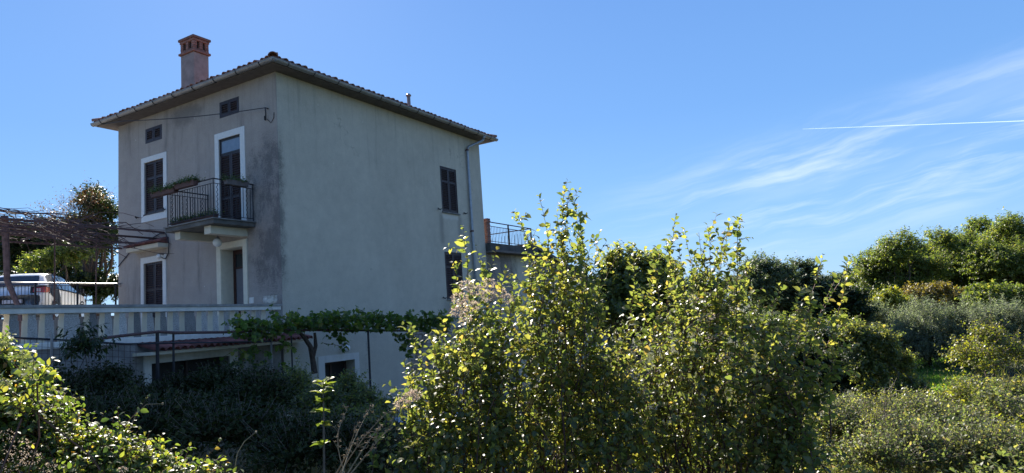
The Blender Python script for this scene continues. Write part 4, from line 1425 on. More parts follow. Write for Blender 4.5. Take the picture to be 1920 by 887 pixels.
# ------------------------------------------------------------------ vegetation
Lm = dict(
    bramble=leafmat('bramble_leaf', [(0, (.040, .070, .020)), (.45, (.075, .11, .028)), (.75, (.14, .165, .04)), (.93, (.26, .24, .05)), (1, (.22, .11, .03))], .48, .46, 1.7, .5, (1.6, 1.6, .7)),
    dogwood=leafmat('dogwood_leaf', [(0, (.048, .070, .025)), (.38, (.092, .118, .038)), (.70, (.150, .165, .055)), (.94, (.19, .185, .055)), (1, (.22, .16, .06))], .56, .40, 1.8, .7, (1.55, 1.5, .72)),
    shoot=leafmat('pale_shoot_leaf', [(0, (.07, .10, .035)), (.6, (.13, .16, .05)), (1, (.24, .22, .07))], .42, .4, 1.3),
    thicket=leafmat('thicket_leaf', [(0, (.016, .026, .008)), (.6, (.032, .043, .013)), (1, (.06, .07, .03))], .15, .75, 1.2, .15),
    oak=leafmat('oak_leaf', [(0, (.05, .075, .02)), (.5, (.095, .125, .034)), (.85, (.145, .165, .045)), (1, (.20, .18, .06))], .45, .5, 1.7, .4, (1.6, 1.65, .7)),
    olive=leafmat('olive_leaf', [(0, (.085, .105, .065)), (.6, (.14, .16, .105)), (1, (.23, .24, .16))], .45, .6, 1.6, .3, (1.25, 1.35, .85)),
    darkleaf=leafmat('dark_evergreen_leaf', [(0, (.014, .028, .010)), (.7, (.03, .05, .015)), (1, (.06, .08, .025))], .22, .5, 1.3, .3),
    bluegreen=leafmat('grey_green_leaf', [(0, (.05, .07, .042)), (.6, (.085, .11, .06)), (1, (.13, .15, .08))], .35, .55, 1.5, .3, (1.4, 1.5, .8)),
    yellow=leafmat('yellow_green_leaf', [(0, (.10, .13, .025)), (.5, (.18, .20, .04)), (1, (.30, .26, .05))], .42, .45, 1.3),
    tan=leafmat('tan_autumn_leaf', [(0, (.12, .10, .035)), (.5, (.20, .15, .05)), (1, (.24, .20, .06))], .4, .5, 1.1),
    red=leafmat('reddish_leaf', [(0, (.10, .05, .04)), (.5, (.16, .07, .05)), (1, (.10, .10, .04))], .4, .5, 1.0),
    scrub=leafmat('scrub_leaf', [(0, (.055, .078, .030)), (.45, (.095, .12, .045)), (.75, (.14, .155, .055)), (.94, (.22, .205, .08)), (1, (.24, .18, .11))], .5, .5, 1.8, .45, (1.5, 1.5, .8)),
    grass=leafmat('grass_blade', [(0, (.035, .05, .02)), (.5, (.07, .08, .035)), (.8, (.13, .12, .06)), (1, (.22, .18, .11))], .35, .5, 1.2),
    lawn=leafmat('lawn_blade', [(0, (.06, .13, .02)), (.6, (.10, .20, .03)), (1, (.16, .24, .05))], .4, .5, 1.4),
    straw=leafmat('straw_blade', [(0, (.16, .12, .07)), (.6, (.26, .20, .12)), (1, (.36, .28, .18))], .3, .6, 1.0),
    fluff=leafmat('seed_fluff', [(0, (.40, .30, .24)), (.6, (.52, .43, .34)), (1, (.62, .56, .46))], .4, .9, 1.0, .2, (1.05, 1.0, .92)),
    bloom=leafmat('green_yellow_bloom', [(0, (.20, .23, .09)), (.6, (.32, .34, .14)), (1, (.42, .42, .2))], .35, .7, 1.0, .2, (1.1, 1.15, .7)),
)


def pxblob(u, v, d, ru, rv):
    return (at(u, v, d), ru * d / F, rv * d / F)


def woody(t, mb, base, tips, r0, rng, seg=6, sway=.12):
    for tip in tips:
        b = np.array(base) + rng.normal(0, r0 * .8, 3) * np.array([1, 1, 0])
        d = np.array(tip) - b; L = np.linalg.norm(d)
        pts = []
        bend = rng.normal(0, sway, 3) * L * np.array([1, 1, .3])
        for i in range(seg + 1):
            s = i / seg
            pts.append(b + d * s + bend * math.sin(math.pi * s) + rng.normal(0, .012 * L, 3) * (0 < i < seg))
        mb.tube(pts, [max(.004, r0 * (1 - s / seg * .85)) for s in range(seg + 1)], 5, cap=False)


def shrub(name, label, cat, blobs, n, leaf, kind, mat, seed, k=9, tw=(.10, .32), wid=1.0, singles=0, twm='twig', nc=26, clump=.34,
          group=None, base=None, stems=7, up=.35, shell=.55, droop=.25, twr=.0035, flowers=None, low=-.35, trunk=None, shoots=None, tree=False, r0=None, spread=.85, fan=None, side=8):
    rng = np.random.default_rng(seed)
    big = max(blobs, key=lambda b: b[1])
    if base is None:
        c = np.mean([b[0] for b in blobs], 0); base = (c[0], c[1], float(ground_h(c[0], c[1])) - .05)
    t = thing(name, base, label, cat, group)
    P, D = blob_sprigs(rng, blobs, n, clump=clump, nc=nc, up=up, shell=shell, low=low)
    L = rng.uniform(tw[0], tw[1], len(P))
    Q, T, N, S = sprigs(rng, P, D, L, k, leaf, droop, spread)
    TA, TB = [P], [P + D * L[:, None]]
    r_a = [np.full(len(P), twr)]
    shoots = [(*q, None) for q in (shoots or [])]
    if fan:                                      # many canes rising from along the foot to an uneven top line
        line, ns, d0, dd_ = fan
        lu, lv = [q[0] for q in line], [q[1] for q in line]
        for i in range(ns):
            u = rng.uniform(lu[0], lu[-1]); top = float(np.interp(u, lu, lv))
            v = top + (rng.random() ** 1.6) * (860 - top) * .8 + rng.uniform(0, 26)
            d = d0 + rng.uniform(-dd_, dd_)
            f0 = at(u + rng.normal(0, 45) + (np.mean(lu) - u) * .35, 880, d)
            shoots.append((u, v, d, .08, np.array([f0[0], f0[1], float(ground_h(f0[0], f0[1]))])))
    if shoots:                                   # long upright shoots with spaced leaves
        for (u, v, d, hang, f1) in shoots:
            tip = at(u, v, d); foot = (np.array(base) if f1 is None else f1) + rng.normal(0, .2, 3) * np.array([1, 1, 0])
            start = foot + (tip - foot) * hang + np.array([0, 0, .25 * (1 - hang)])
            m_ = 14; s = np.linspace(0, 1, m_)[:, None]
            bend = rng.normal(0, .05 if f1 is None else .11, 3) * np.linalg.norm(tip - start)
            pts = start + (tip - start) * s + bend * np.sin(np.pi * s) + rng.normal(0, .006, (m_, 3))
            TA.append(pts[:-1]); TB.append(pts[1:]); r_a.append(np.linspace(.009, .0028, m_ - 1))
            dd = norm(pts[1:] - pts[:-1])
            q, t2, n2, s2 = sprigs(rng, pts[2:-1], dd[2:], np.linalg.norm(pts[3:] - pts[2:-1], axis=1), 4, leaf * 1.1, .05, .8, .5)
            Q = np.concatenate([Q, q]); T = np.concatenate([T, t2]); N = np.concatenate([N, n2]); S = np.concatenate([S, s2])
            # side twigs
            m2 = side // 2 if f1 is None else int(side * 1.4); pk = rng.integers(6 if f1 is None else 4, m_ - 1 if f1 is None else m_ - 2, m2); sd_ = norm(dd[pk] * .6 + rng.normal(0, .6, (m2, 3)) + np.array([0, 0, .15])); sl = rng.uniform(.08, .26, m2) * (1 if f1 is None else 1.9)
            TA.append(pts[pk]); TB.append(pts[pk] + sd_ * sl[:, None]); r_a.append(np.full(m2, .0028))
            q, t2, n2, s2 = sprigs(rng, pts[pk], sd_, sl, 7, leaf, .28, .8, .6)
            s2 = s2 * rng.uniform(.6, 1.25, len(s2))
            Q = np.concatenate([Q, q]); T = np.concatenate([T, t2]); N = np.concatenate([N, n2]); S = np.concatenate([S, s2])
    place_leaves(t, Q, T, N, S, kind, mat, wid, singles)
    TA, TB, r_a = np.concatenate(TA), np.concatenate(TB), np.concatenate(r_a)
    if np.linalg.norm(np.array(base) - CAM) > 20: TA, TB, r_a = TA[::3], TB[::3], r_a[::3]
    o = link('twigs', twig_mesh('twigs', TA, TB, r_a, r_a * .6, MT[twm], BASE[t]), t); o['kind'] = 'stuff'
    mb = MB()
    pick = rng.integers(0, len(blobs), stems)
    tips = [np.array(blobs[i][0]) + rng.normal(0, .35, 3) * np.array([blobs[i][1], blobs[i][1], blobs[i][2]]) for i in pick]
    H = max(b[0][2] + b[2] for b in blobs) - base[2]
    if tree:
        fork = np.array(base) + np.array([0, 0, H * .28]) + rng.normal(0, .04 * H, 3) * np.array([1, 1, 0])
        rr = r0 or H * .028
        mb.tube([np.array(base) - np.array([0, 0, .3]), np.array(base) * .5 + fork * .5 + rng.normal(0, .02 * H, 3), fork], [rr * 1.35, rr * 1.05, rr * .9], 9, cap=False)
        woody(t, mb, fork, tips, rr * .55, rng, 7, .10)
        part('trunk', mb, MT['bark'], t, smooth=True)
    else:
        woody(t, mb, base, tips, r0 or .02, rng)
        part('stems', mb, MT['redstem'] if twm == 'redstem' else MT['bark'], t, smooth=True)
    if flowers:
        FQ, FT, FN, FS = [], [], [], []
        for (u, v, d, r, m_) in flowers['at']:
            c = at(u, v, d); rad = r * d / F
            dirs = norm(rng.normal(0, 1, (m_, 3))); rr_ = rad * rng.uniform(.3, 1, (m_, 1)) ** .5
            FQ.append(c + dirs * rr_ * np.array([1, 1, .7])); FT.append(norm(dirs + rng.normal(0, .5, (m_, 3)))); FN.append(norm(rng.normal(0, 1, (m_, 3))))
            FS.append(rng.uniform(.6, 1.2, m_) * flowers['size'])
        o = link('flower_heads', leaf_mesh('flower_heads', np.concatenate(FQ), np.concatenate(FT), np.concatenate(FN), np.concatenate(FS), 'petal', Lm[flowers['mat']], BASE[t]), t)
        o['kind'] = 'stuff'
    return t


B = pxblob
# --- far and middle distance on the right
OAKG = 'oaks on the right'


def crown(u, v, d, ru, rv, n, seed, dz=.6):
    "overlapping lobes filling an ellipse round pixel u, v"
    r = np.random.default_rng(seed); out = []
    for i in range(n):
        a = i * 2.4 + r.uniform(-.3, .3); q = math.sqrt((i + .5) / n)
        s = r.uniform(.24, .46)
        uu = u + ru * q * .8 * math.cos(a); vv = v + rv * q * .8 * math.sin(a)
        dd = d + r.uniform(-dz, dz) * ru * d / F
        out.append(B(uu, vv, dd, ru * s, min(ru, rv * 1.15) * s))
    return out


def G(u, v, d, z=None):
    p = at(u, v, d); return (p[0], p[1], float(ground_h(p[0], p[1])) - .1 if z is None else z)


OK = dict(k=9, tw=(.25, .8), nc=20, clump=.42, up=.3, shell=.3, stems=16, tree=True, twr=.012)
shrub('oak_tree', 'tallest broad oak tree at the right edge of the photo', 'tree', crown(1905, 500, 50, 95, 88, 18, 1), 7600, .19, 'diamond', Lm['oak'], 101, base=G(1910, 600, 50), group=OAKG, **OK)
shrub('oak_tree', 'middle oak tree with a rounded top, left of the tallest oak', 'tree', crown(1785, 520, 54, 82, 78, 16, 2), 6600, .19, 'diamond', Lm['oak'], 102, base=G(1795, 600, 54), group=OAKG, **OK)
shrub('oak_tree', 'leftmost oak tree, sloping down towards the gap in the tree line', 'tree', crown(1685, 530, 49, 84, 68, 16, 3), 6400, .185, 'diamond', Lm['oak'], 103, base=G(1690, 610, 49), group=OAKG, **OK)
shrub('oak_tree', 'dark oak crown behind the gap between the two right hand oaks', 'tree', crown(1850, 470, 64, 60, 50, 9, 4), 2400, .26, 'diamond', Lm['oak'], 104, base=G(1850, 590, 64), group=OAKG, **OK)
BU = dict(k=8, tw=(.12, .4), nc=18, clump=.4, stems=9, twr=.008)
shrub('autumn_bush', 'wide tan brown bush in front of the middle oak', 'bush', [B(1720, 566, 38, 34, 28), B(1765, 560, 38, 32, 26), B(1800, 572, 37, 24, 22)], 1300, .17, 'diamond', Lm['tan'], 111, **BU)
shrub('green_bush', 'bright yellow green bush at the left foot of the oaks', 'bush', [B(1668, 566, 36, 20, 24), B(1690, 580, 36, 20, 20), B(1640, 585, 36, 20, 20)], 900, .16, 'diamond', Lm['yellow'], 112, **BU)
shrub('green_bush', 'mid green bush at the foot of the tallest oak', 'bush', [B(1850, 560, 34, 36, 26), B(1895, 568, 34, 36, 30), B(1935, 560, 34, 30, 28)], 1400, .17, 'diamond', Lm['oak'], 113, **BU)
OL = dict(k=14, tw=(.18, .5), nc=22, clump=.38, stems=9, twr=.006, up=.6, tree=True, low=-.7)
shrub('olive_tree', 'largest silver grey olive tree in the middle of the olive row', 'tree', [B(1760, 630, 24, 75, 52), B(1720, 612, 25, 45, 38), B(1800, 615, 24, 45, 42), B(1690, 650, 23.5, 40, 40), B(1750, 672, 23.5, 70, 30)], 3300, .105, 'slim', Lm['olive'], 121, base=G(1750, 700, 24), group='olive trees', wid=1.5, **OL)
shrub('olive_tree', 'silver grey olive tree at the far right below the oaks', 'tree', [B(1870, 630, 23, 60, 56), B(1915, 618, 23, 50, 50), B(1850, 655, 23, 50, 40)], 2300, .105, 'slim', Lm['olive'], 122, base=G(1880, 700, 23), group='olive trees', wid=1.5, **OL)
shrub('olive_tree', 'small grey olive tree behind the hedge left of the olive row', 'tree', [B(1630, 610, 27, 45, 36), B(1590, 600, 27, 35, 30)], 1300, .11, 'slim', Lm['olive'], 123, base=G(1620, 680, 27), group='olive trees', wid=1.5, **OL)
shrub('wild_tree', 'dark grey green tree with a domed top behind the tall shrubs', 'tree', crown(1470, 545, 27, 85, 62, 12, 5), 3000, .13, 'diamond', Lm['bluegreen'], 131, base=G(1470, 640, 27), k=10, tw=(.15, .5), nc=20, tree=True, stems=12, twr=.008)
shrub('wild_tree', 'low dark tree sloping down to the right beside the domed tree', 'tree', crown(1575, 575, 26, 60, 50, 9, 6), 2000, .12, 'diamond', Lm['darkleaf'], 132, base=G(1570, 660, 26), k=10, tw=(.15, .5), nc=20, tree=True, stems=10, twr=.008)
shrub('fig_tree', 'broad leaved tree with upright lobes left of the tall shoots', 'tree', [B(1165, 500, 17, 32, 30), B(1215, 505, 17, 26, 28), B(1190, 540, 17, 55, 34), B(1245, 520, 17.5, 30, 30), B(1140, 540, 17, 28, 24), B(1180, 590, 17, 70, 40), B(1240, 580, 17, 50, 50)], 1700, .15, 'oval', Lm['dogwood'], 133, base=G(1190, 640, 17), k=8, tw=(.15, .4), nc=20, tree=True, stems=9, singles=120)
shrub('wild_bush', 'olive green bushes filling the gap under the domed dark tree', 'bush', [B(1440, 625, 19, 50, 34), B(1500, 640, 19, 46, 36), B(1390, 620, 20, 50, 30), B(1560, 630, 20, 40, 28)], 1700, .09, 'diamond', Lm['oak'], 134, **BU)
shrub('wild_bush', 'low dark bush behind the tall shrubs below the broad leaved tree', 'bush', [B(1120, 600, 18, 50, 34), B(1190, 620, 18, 60, 40), B(1280, 610, 19, 60, 36), B(1330, 590, 20, 50, 30)], 1700, .09, 'diamond', Lm['darkleaf'], 135, **BU)
# distant line of woods seen between the shrubs
for i, (u, v, d, ru, rv, lb) in enumerate(((1120, 560, 60, 60, 30, 'distant low tree between the shed and the broad leaved tree'), (1320, 545, 62, 70, 34, 'distant tree on the skyline behind the tall shoots'),
                                          (1580, 545, 58, 50, 30, 'distant tree at the left end of the oak row'), (1420, 550, 64, 50, 34, 'distant tree behind the domed dark tree'))):
    shrub('distant_tree', lb, 'tree', crown(u, v, d, ru, rv, 6, 40 + i), 700, .34, 'diamond', Lm['bluegreen'], 140 + i, base=G(u, 600, d), group='trees on the skyline', k=7, tw=(.3, .8), nc=14, tree=True, stems=6, twr=.012)
# hedge, dark hollow and bushes in the middle right
shrub('ivy_hedge', 'tall ivy covered hedge clump right of the dark hollow', 'hedge', [B(1640, 650, 14.5, 34, 32), B(1632, 700, 14.3, 32, 50), B(1672, 690, 14.5, 34, 44), B(1606, 632, 14.6, 24, 20), B(1700, 735, 14.3, 34, 30), B(1660, 745, 14, 34, 26)], 2300, .075, 'diamond', Lm['dogwood'], 151, k=9, tw=(.08, .26), nc=26, stems=8)
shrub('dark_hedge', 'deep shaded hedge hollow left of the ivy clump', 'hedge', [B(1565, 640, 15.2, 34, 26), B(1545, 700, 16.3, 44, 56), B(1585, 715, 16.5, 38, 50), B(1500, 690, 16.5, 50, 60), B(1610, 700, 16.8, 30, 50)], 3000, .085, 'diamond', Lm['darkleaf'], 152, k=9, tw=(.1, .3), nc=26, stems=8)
shrub('ivy_hedge', 'bush of small pale leaves below the olive trees', 'bush', [B(1790, 768, 12.0, 46, 24), B(1840, 750, 12.3, 45, 30), B(1750, 782, 11.8, 34, 18), B(1885, 750, 12.3, 44, 30)], 1800, .06, 'diamond', Lm['dogwood'], 153, k=9, tw=(.08, .24), nc=26, stems=8)
shrub('yellow_bush', 'thin yellowish bush in front of the olive row at the right', 'bush', [B(1830, 682, 15, 46, 36), B(1890, 675, 15, 40, 42), B(1850, 640, 15.4, 26, 28)], 560, .075, 'diamond', Lm['yellow'], 154, k=8, tw=(.15, .45), nc=26, stems=14, shell=.3, twr=.006)
# --- behind the car, on the left
shrub('evergreen_tree', 'dark evergreen tree behind the parked car at the left', 'tree', crown(60, 478, 31, 90, 66, 12, 7) + crown(160, 470, 30, 66, 62, 8, 8), 4300, .15, 'diamond', Lm['darkleaf'], 161, base=(at(90, 560, 31)[0], at(90, 560, 31)[1], 4.0), k=9, tw=(.2, .5), nc=20, tree=True, stems=12)
shrub('evergreen_tree', 'tall dark tree with reddish twig ends beside the left house wall', 'tree', crown(175, 420, 28, 44, 62, 9, 9), 1900, .13, 'diamond', Lm['darkleaf'], 162, base=(at(180, 560, 28)[0], at(180, 560, 28)[1], 4.0), k=9, tw=(.2, .6), nc=18, tree=True, stems=10, shell=.4)
shrub('red_tipped_shrub', 'sparse reddish shoots rising above the dark tree at the left', 'bush', [B(130, 405, 27, 40, 22), B(175, 385, 27, 28, 20)], 260, .12, 'slim', Lm['red'], 163, base=(at(150, 560, 27)[0], at(150, 560, 27)[1], 4.0), k=8, tw=(.4, .9), nc=20, stems=10, shell=.2)
shrub('boundary_hedge', 'dark low hedge behind the car and the railing', 'hedge', [B(-20 + 38 * i, 548 - (i % 2) * 8, 27, 30, 30) for i in range(8)], 3400, .15, 'diamond', Lm['darkleaf'], 165, base=(at(110, 560, 27)[0], at(110, 560, 27)[1], 4.05), k=8, tw=(.15, .4), nc=22, stems=9)
shrub('yellow_tree', 'small tree with yellowing leaves between the car and the house', 'tree', [B(110, 488, 25, 40, 20), B(70, 498, 25, 30, 16), B(146, 482, 25, 22, 15)], 620, .12, 'diamond', Lm['oak'], 164, base=(at(110, 560, 25)[0], at(110, 560, 25)[1], 4.05), k=8, tw=(.15, .4), nc=22, tree=True, stems=7)
# --- shaded thicket below the terrace
TH_ = dict(k=9, tw=(.10, .32), nc=26, clump=.4, stems=8, low=-.2)
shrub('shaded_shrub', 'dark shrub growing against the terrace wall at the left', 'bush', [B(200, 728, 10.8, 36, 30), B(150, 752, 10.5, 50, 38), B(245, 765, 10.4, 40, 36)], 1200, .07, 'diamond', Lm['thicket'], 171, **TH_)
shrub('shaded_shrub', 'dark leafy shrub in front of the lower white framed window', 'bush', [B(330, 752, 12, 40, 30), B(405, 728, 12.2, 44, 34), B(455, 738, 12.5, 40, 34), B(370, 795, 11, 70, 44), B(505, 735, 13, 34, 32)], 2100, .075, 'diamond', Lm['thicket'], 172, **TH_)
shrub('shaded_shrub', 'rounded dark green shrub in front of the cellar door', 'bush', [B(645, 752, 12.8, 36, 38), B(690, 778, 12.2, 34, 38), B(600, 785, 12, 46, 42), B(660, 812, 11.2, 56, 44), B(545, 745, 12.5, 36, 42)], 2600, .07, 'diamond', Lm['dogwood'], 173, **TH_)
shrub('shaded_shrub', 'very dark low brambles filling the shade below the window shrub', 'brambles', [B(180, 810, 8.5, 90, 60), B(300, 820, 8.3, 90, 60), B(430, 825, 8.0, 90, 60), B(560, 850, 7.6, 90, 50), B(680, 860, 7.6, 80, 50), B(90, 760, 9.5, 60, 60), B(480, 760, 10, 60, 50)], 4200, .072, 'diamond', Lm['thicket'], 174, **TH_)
# bamboo-like slim plant by the balusters
shrub('slender_weed', 'upright weed with drooping narrow leaves in front of the balustrade', 'plant', [B(147, 625, 10.2, 14, 16), B(150, 660, 10.2, 30, 22), B(175, 650, 10.2, 20, 14)], 70, .13, 'slim', Lm['darkleaf'], 175, k=8, tw=(.1, .25), nc=20, stems=3, droop=.9, wid=1.4)
# the small sunlit sapling
rng = np.random.default_rng(9)
sp0 = at(606, 712, 4.5); sp1 = at(604, 900, 4.4)
sap = thing('sapling', (sp1[0], sp1[1], 1.2), 'small slender sapling with whorled sunlit leaves standing in front of the dark shrubs', 'plant')
Pp = np.array([sp1 + (sp0 - sp1) * t for t in (.35, .55, .68, .78, .86, .92, .97)]); nl = 7
Q = np.repeat(Pp, nl, 0); ang = rng.uniform(0, 6.28, len(Q)); el__ = rng.uniform(-.1, .7, len(Q))
T_ = np.stack([np.cos(ang) * np.cos(el__), np.sin(ang) * np.cos(el__), np.sin(el__)], 1)
N_ = norm(np.array([0, 0, 1.]) + rng.normal(0, .3, (len(Q), 3)))
place_leaves(sap, Q, T_, N_, rng.uniform(.06, .105, len(Q)), 'oval', Lm['shoot'], .8, singles=45)
mb = MB(); mb.tube([sp1 - np.array([0, 0, .5]), (sp0 + sp1) / 2 + np.array([.01, 0, 0]), sp0], [.009, .007, .003], 6)
part('stem', mb, MT['twig'], sap)


def dry_weed(base, tips, label, mat='drytwig', r=.006, side=9, seed=1, cat='dry weed', name='dry_weed'):
    rg = np.random.default_rng(seed)
    t = thing(name, base, label, cat); mb = MB()
    for tip in tips:
        b = np.array(base) + rg.normal(0, .05, 3) * np.array([1, 1, 0]); tip = np.array(tip); L = np.linalg.norm(tip - b)
        bend = rg.normal(0, .06, 3) * L
        pts = [b + (tip - b) * s + bend * math.sin(math.pi * s) for s in np.linspace(0, 1, 9)]
        mb.tube(pts, [r * (1 - .09 * i) for i in range(9)], 4, cap=False)
        for k in range(side):
            i = rg.integers(3, 9); p = pts[i]; dd = norm((tip - b) / L * .9 + rg.normal(0, .45, 3)); l_ = rg.uniform(.05, .2) * L * .6
            q = p + dd * l_
            mb.tube([p, q], [r * .4, r * .2], 3, cap=False)
            for _ in range(3):
                e = q + norm(rg.normal(0, 1, 3) + np.array([0, 0, .4])) * .02
                mb.tube([q, e], [r * .6, r * .3], 3, cap=False)
    part('stalks', mb, MT[mat], t)
    return t


dry_weed(at(640, 900, 4.8), [at(692, 768, 5), at(722, 778, 5), at(668, 800, 4.9), at(712, 800, 5), at(650, 770, 5), at(735, 795, 5)], 'branched straw coloured dry weed in front of the dark brambles', seed=3, side=14)
for (u0, v0, u1, v1, u2, v2, d, sd_, lb) in ((245, 800, 275, 758, 305, 757, 4.6, 5, 'single bent dry stalk above the sunlit brambles at the left'),
                                       (440, 880, 458, 828, 480, 810, 4.4, 6, 'single curved dry stalk at the right end of the sunlit brambles')):
    t = thing('dry_stalk', at(u0, v0, d), lb, 'dry stalk'); mb = MB()
    mb.tube([at(u0, v0, d), at((u0 + u1) / 2 - 4, (v0 + v1) / 2 - 4, d), at(u1, v1, d), at(u2, v2, d)], [.0035, .003, .0025, .0015], 5)
    mb.sphere(at(u2, v2, d), .008, 6, 4)
    part('stalk', mb, MT['drytwig'], t)
# dry grasses standing in the shade
rg = np.random.default_rng(31)


def blades(name, label, cat, n, fpos, length, mat, width=.012, lean=.35, seed=2, kind='stuff'):
    r = np.random.default_rng(seed)
    P = fpos(r, n)
    T = norm(np.stack([r.normal(0, lean, n), r.normal(0, lean, n), np.ones(n)], 1))
    N = norm(r.normal(0, 1, (n, 3)) * np.array([1, 1, .1]))
    L = r.uniform(length[0], length[1], n)
    b = P.mean(0)
    T2 = T; B2 = norm(np.cross(N, T2))
    bend = norm(np.stack([r.normal(0, 1, n), r.normal(0, 1, n), -.2 * np.ones(n)], 1)) * (L * r.uniform(.1, .4, n))[:, None]
    w = width * r.uniform(.6, 1.3, n)[:, None]
    mid = P + T * L[:, None] * .6 + bend * .3; tip = P + T * L[:, None] + bend
    V = np.stack([P - B2 * w / 2, P + B2 * w / 2, mid + B2 * w * .35, mid - B2 * w * .35, tip], 1)
    idx = (np.array([0, 1, 2, 3, 3, 2, 4])[None] + (np.arange(n) * 5)[:, None]).ravel()
    o = link(name, np_mesh(name, V.reshape(-1, 3), np.tile([4, 3], n), idx, mat, (0, 0, 0)), None)
    tag(o, label, cat, kind=kind)
    return o


def area(us, ds, zoff=0.0):
    def f(r, n):
        u = r.uniform(*us, n); d = np.sqrt(r.uniform(ds[0] ** 2, ds[1] ** 2, n))
        P = CAM + np.stack([ray(a, 620.0) for a in u]) * d[:, None]
        P[:, 2] = ground_h(P[:, 0], P[:, 1]) + zoff
        return P
    return f


blades('dry_grass', 'tufts of tall dry grass standing in the shade below the terrace', 'grass', 1500, area((330, 740), (7.5, 10.5), .55), (.5, 1.0), Lm['straw'], .006, .3, 12)
blades('lawn_grass', 'bright green sunlit grass between the hedge and the olive trees', 'grass', 14000, area((1690, 1800), (15.5, 27)), (.10, .25), Lm['lawn'], .03, .4, 13)
blades('rough_grass', 'rough grey green grass and herbs growing over the right foreground bank', 'grass', 24000, area((1300, 2200), (5.4, 13.5)), (.25, .75), Lm['grass'], .009, .5, 14)
blades('shade_grass', 'thin grass on the shaded bank in the foreground', 'grass', 9000, area((-80, 900), (5, 12)), (.2, .6), Lm['grass'], .009, .5, 15)
# leafy ground cover of the right foreground
rg = np.random.default_rng(44)
P = area((1380, 2200), (5.6, 13.5))(rg, 6200)
hump = .22 * (np.sin(P[:, 0] * 2.1 + P[:, 1]) + np.cos(P[:, 1] * 2.7 - P[:, 0] * .8))
P[:, 2] += np.clip(rg.uniform(.1, .62, len(P)) + hump, .03, 1.2)
D = norm(np.stack([rg.normal(0, .7, len(P)), rg.normal(0, .7, len(P)), rg.uniform(.1, 1, len(P))], 1)); Ls = rg.uniform(.08, .3, len(P))
Q, T, N, S = sprigs(rg, P, D, Ls, 8, .050, .3)
o = link('undergrowth', leaf_mesh('undergrowth', Q, T, N, S, 'diamond', Lm['scrub'], (0, 0, 0)), None)
tag(o, 'dense low brambles and herbs covering the right foreground', 'undergrowth', kind='stuff')
dry_weed(G(1890, 800, 10.5), [at(1862 + 9 * i, 748 + (i % 4) * 9 + abs(i - 3) * 3, 10.5 + .1 * i) for i in range(9)], 'clump of brown dried weeds at the right edge before the olive trees', 'redstem', .008, 26, 7)
dry_weed(G(1800, 790, 11), [at(1795, 745, 11), at(1806, 752, 11), at(1815, 748, 11)], 'small tuft of brown dry stems left of the big dried clump', 'redstem', .006, 18, 8)
blades('meadow_grass', 'dull green meadow grass growing under the olive trees and hedges', 'grass', 34000, area((1000, 2350), (11, 42)), (.15, .45), Lm['grass'], .025, .45, 17)
SCR = dict(k=8, tw=(.10, .35), nc=20, clump=.45, stems=10, shell=.2, up=.7, low=-.1, twr=.0035, spread=.75)
for i_, (bl_, lb) in enumerate((([B(1570, 800, 8.5, 60, 26), B(1620, 790, 9, 50, 22)], 'low olive scrub right beside the leaning shrub'),
                               ([B(1690, 850, 7.2, 80, 34), B(1640, 870, 6.8, 60, 30)], 'low olive scrub at the bottom edge below the fennel stem'),
                               ([B(1830, 860, 7.0, 80, 34), B(1900, 870, 6.8, 60, 34)], 'low olive scrub in the bottom right corner'),
                               ([B(1900, 805, 9.5, 60, 24), B(1830, 800, 9.8, 50, 22)], 'low scrub around the brown dried weeds'),
                               ([B(1710, 790, 10, 60, 22), B(1770, 800, 9.6, 50, 22)], 'low scrub below the bush of small pale leaves'))):
    shrub('scrub_bush', lb, 'scrub', bl_, 850, .048, 'fold', Lm['scrub'], 300 + i_, **SCR)
for i_, (u_, v_, d_, lb, mt) in enumerate(((1700, 705, 11, 'loose leafy weed standing at the left end of the low scrub', 'dogwood'), (1800, 690, 10.5, 'tall sparse weed before the olive trees, left of the yellowish bush', 'yellow'),
                                     (1868, 700, 9.5, 'tall sparse weed in front of the yellowish bush', 'scrub'), (1590, 760, 8.5, 'short leafy weed by the leaning shrub', 'dogwood'),
                                     (1745, 770, 8.0, 'ragged weed in the middle of the right foreground', 'scrub'), (1900, 770, 8.0, 'ragged weed at the right edge of the foreground', 'yellow'))):
    shrub('tall_weed', lb, 'plant', [B(u_, v_ + 60, d_, 26, 26)], 90, .055, 'fold', Lm[mt], 320 + i_, base=G(u_, 880, d_), k=7, tw=(.1, .3), nc=18, stems=4, r0=.008, shell=.2,
          fan=([(u_ - 40, v_ + 26), (u_ - 10, v_), (u_ + 20, v_ + 8), (u_ + 45, v_ + 36)], 13, d_, .3), side=5)
shrub('fennel_plant', 'thin yellow flowering stem rising from the right foreground bank', 'plant', [B(1655, 760, 7.5, 14, 10), B(1640, 790, 7.5, 20, 16), B(1665, 735, 7.5, 8, 12)], 70, .035, 'slim', Lm['yellow'], 181, k=9, tw=(.06, .2), stems=5, r0=.006, nc=16)

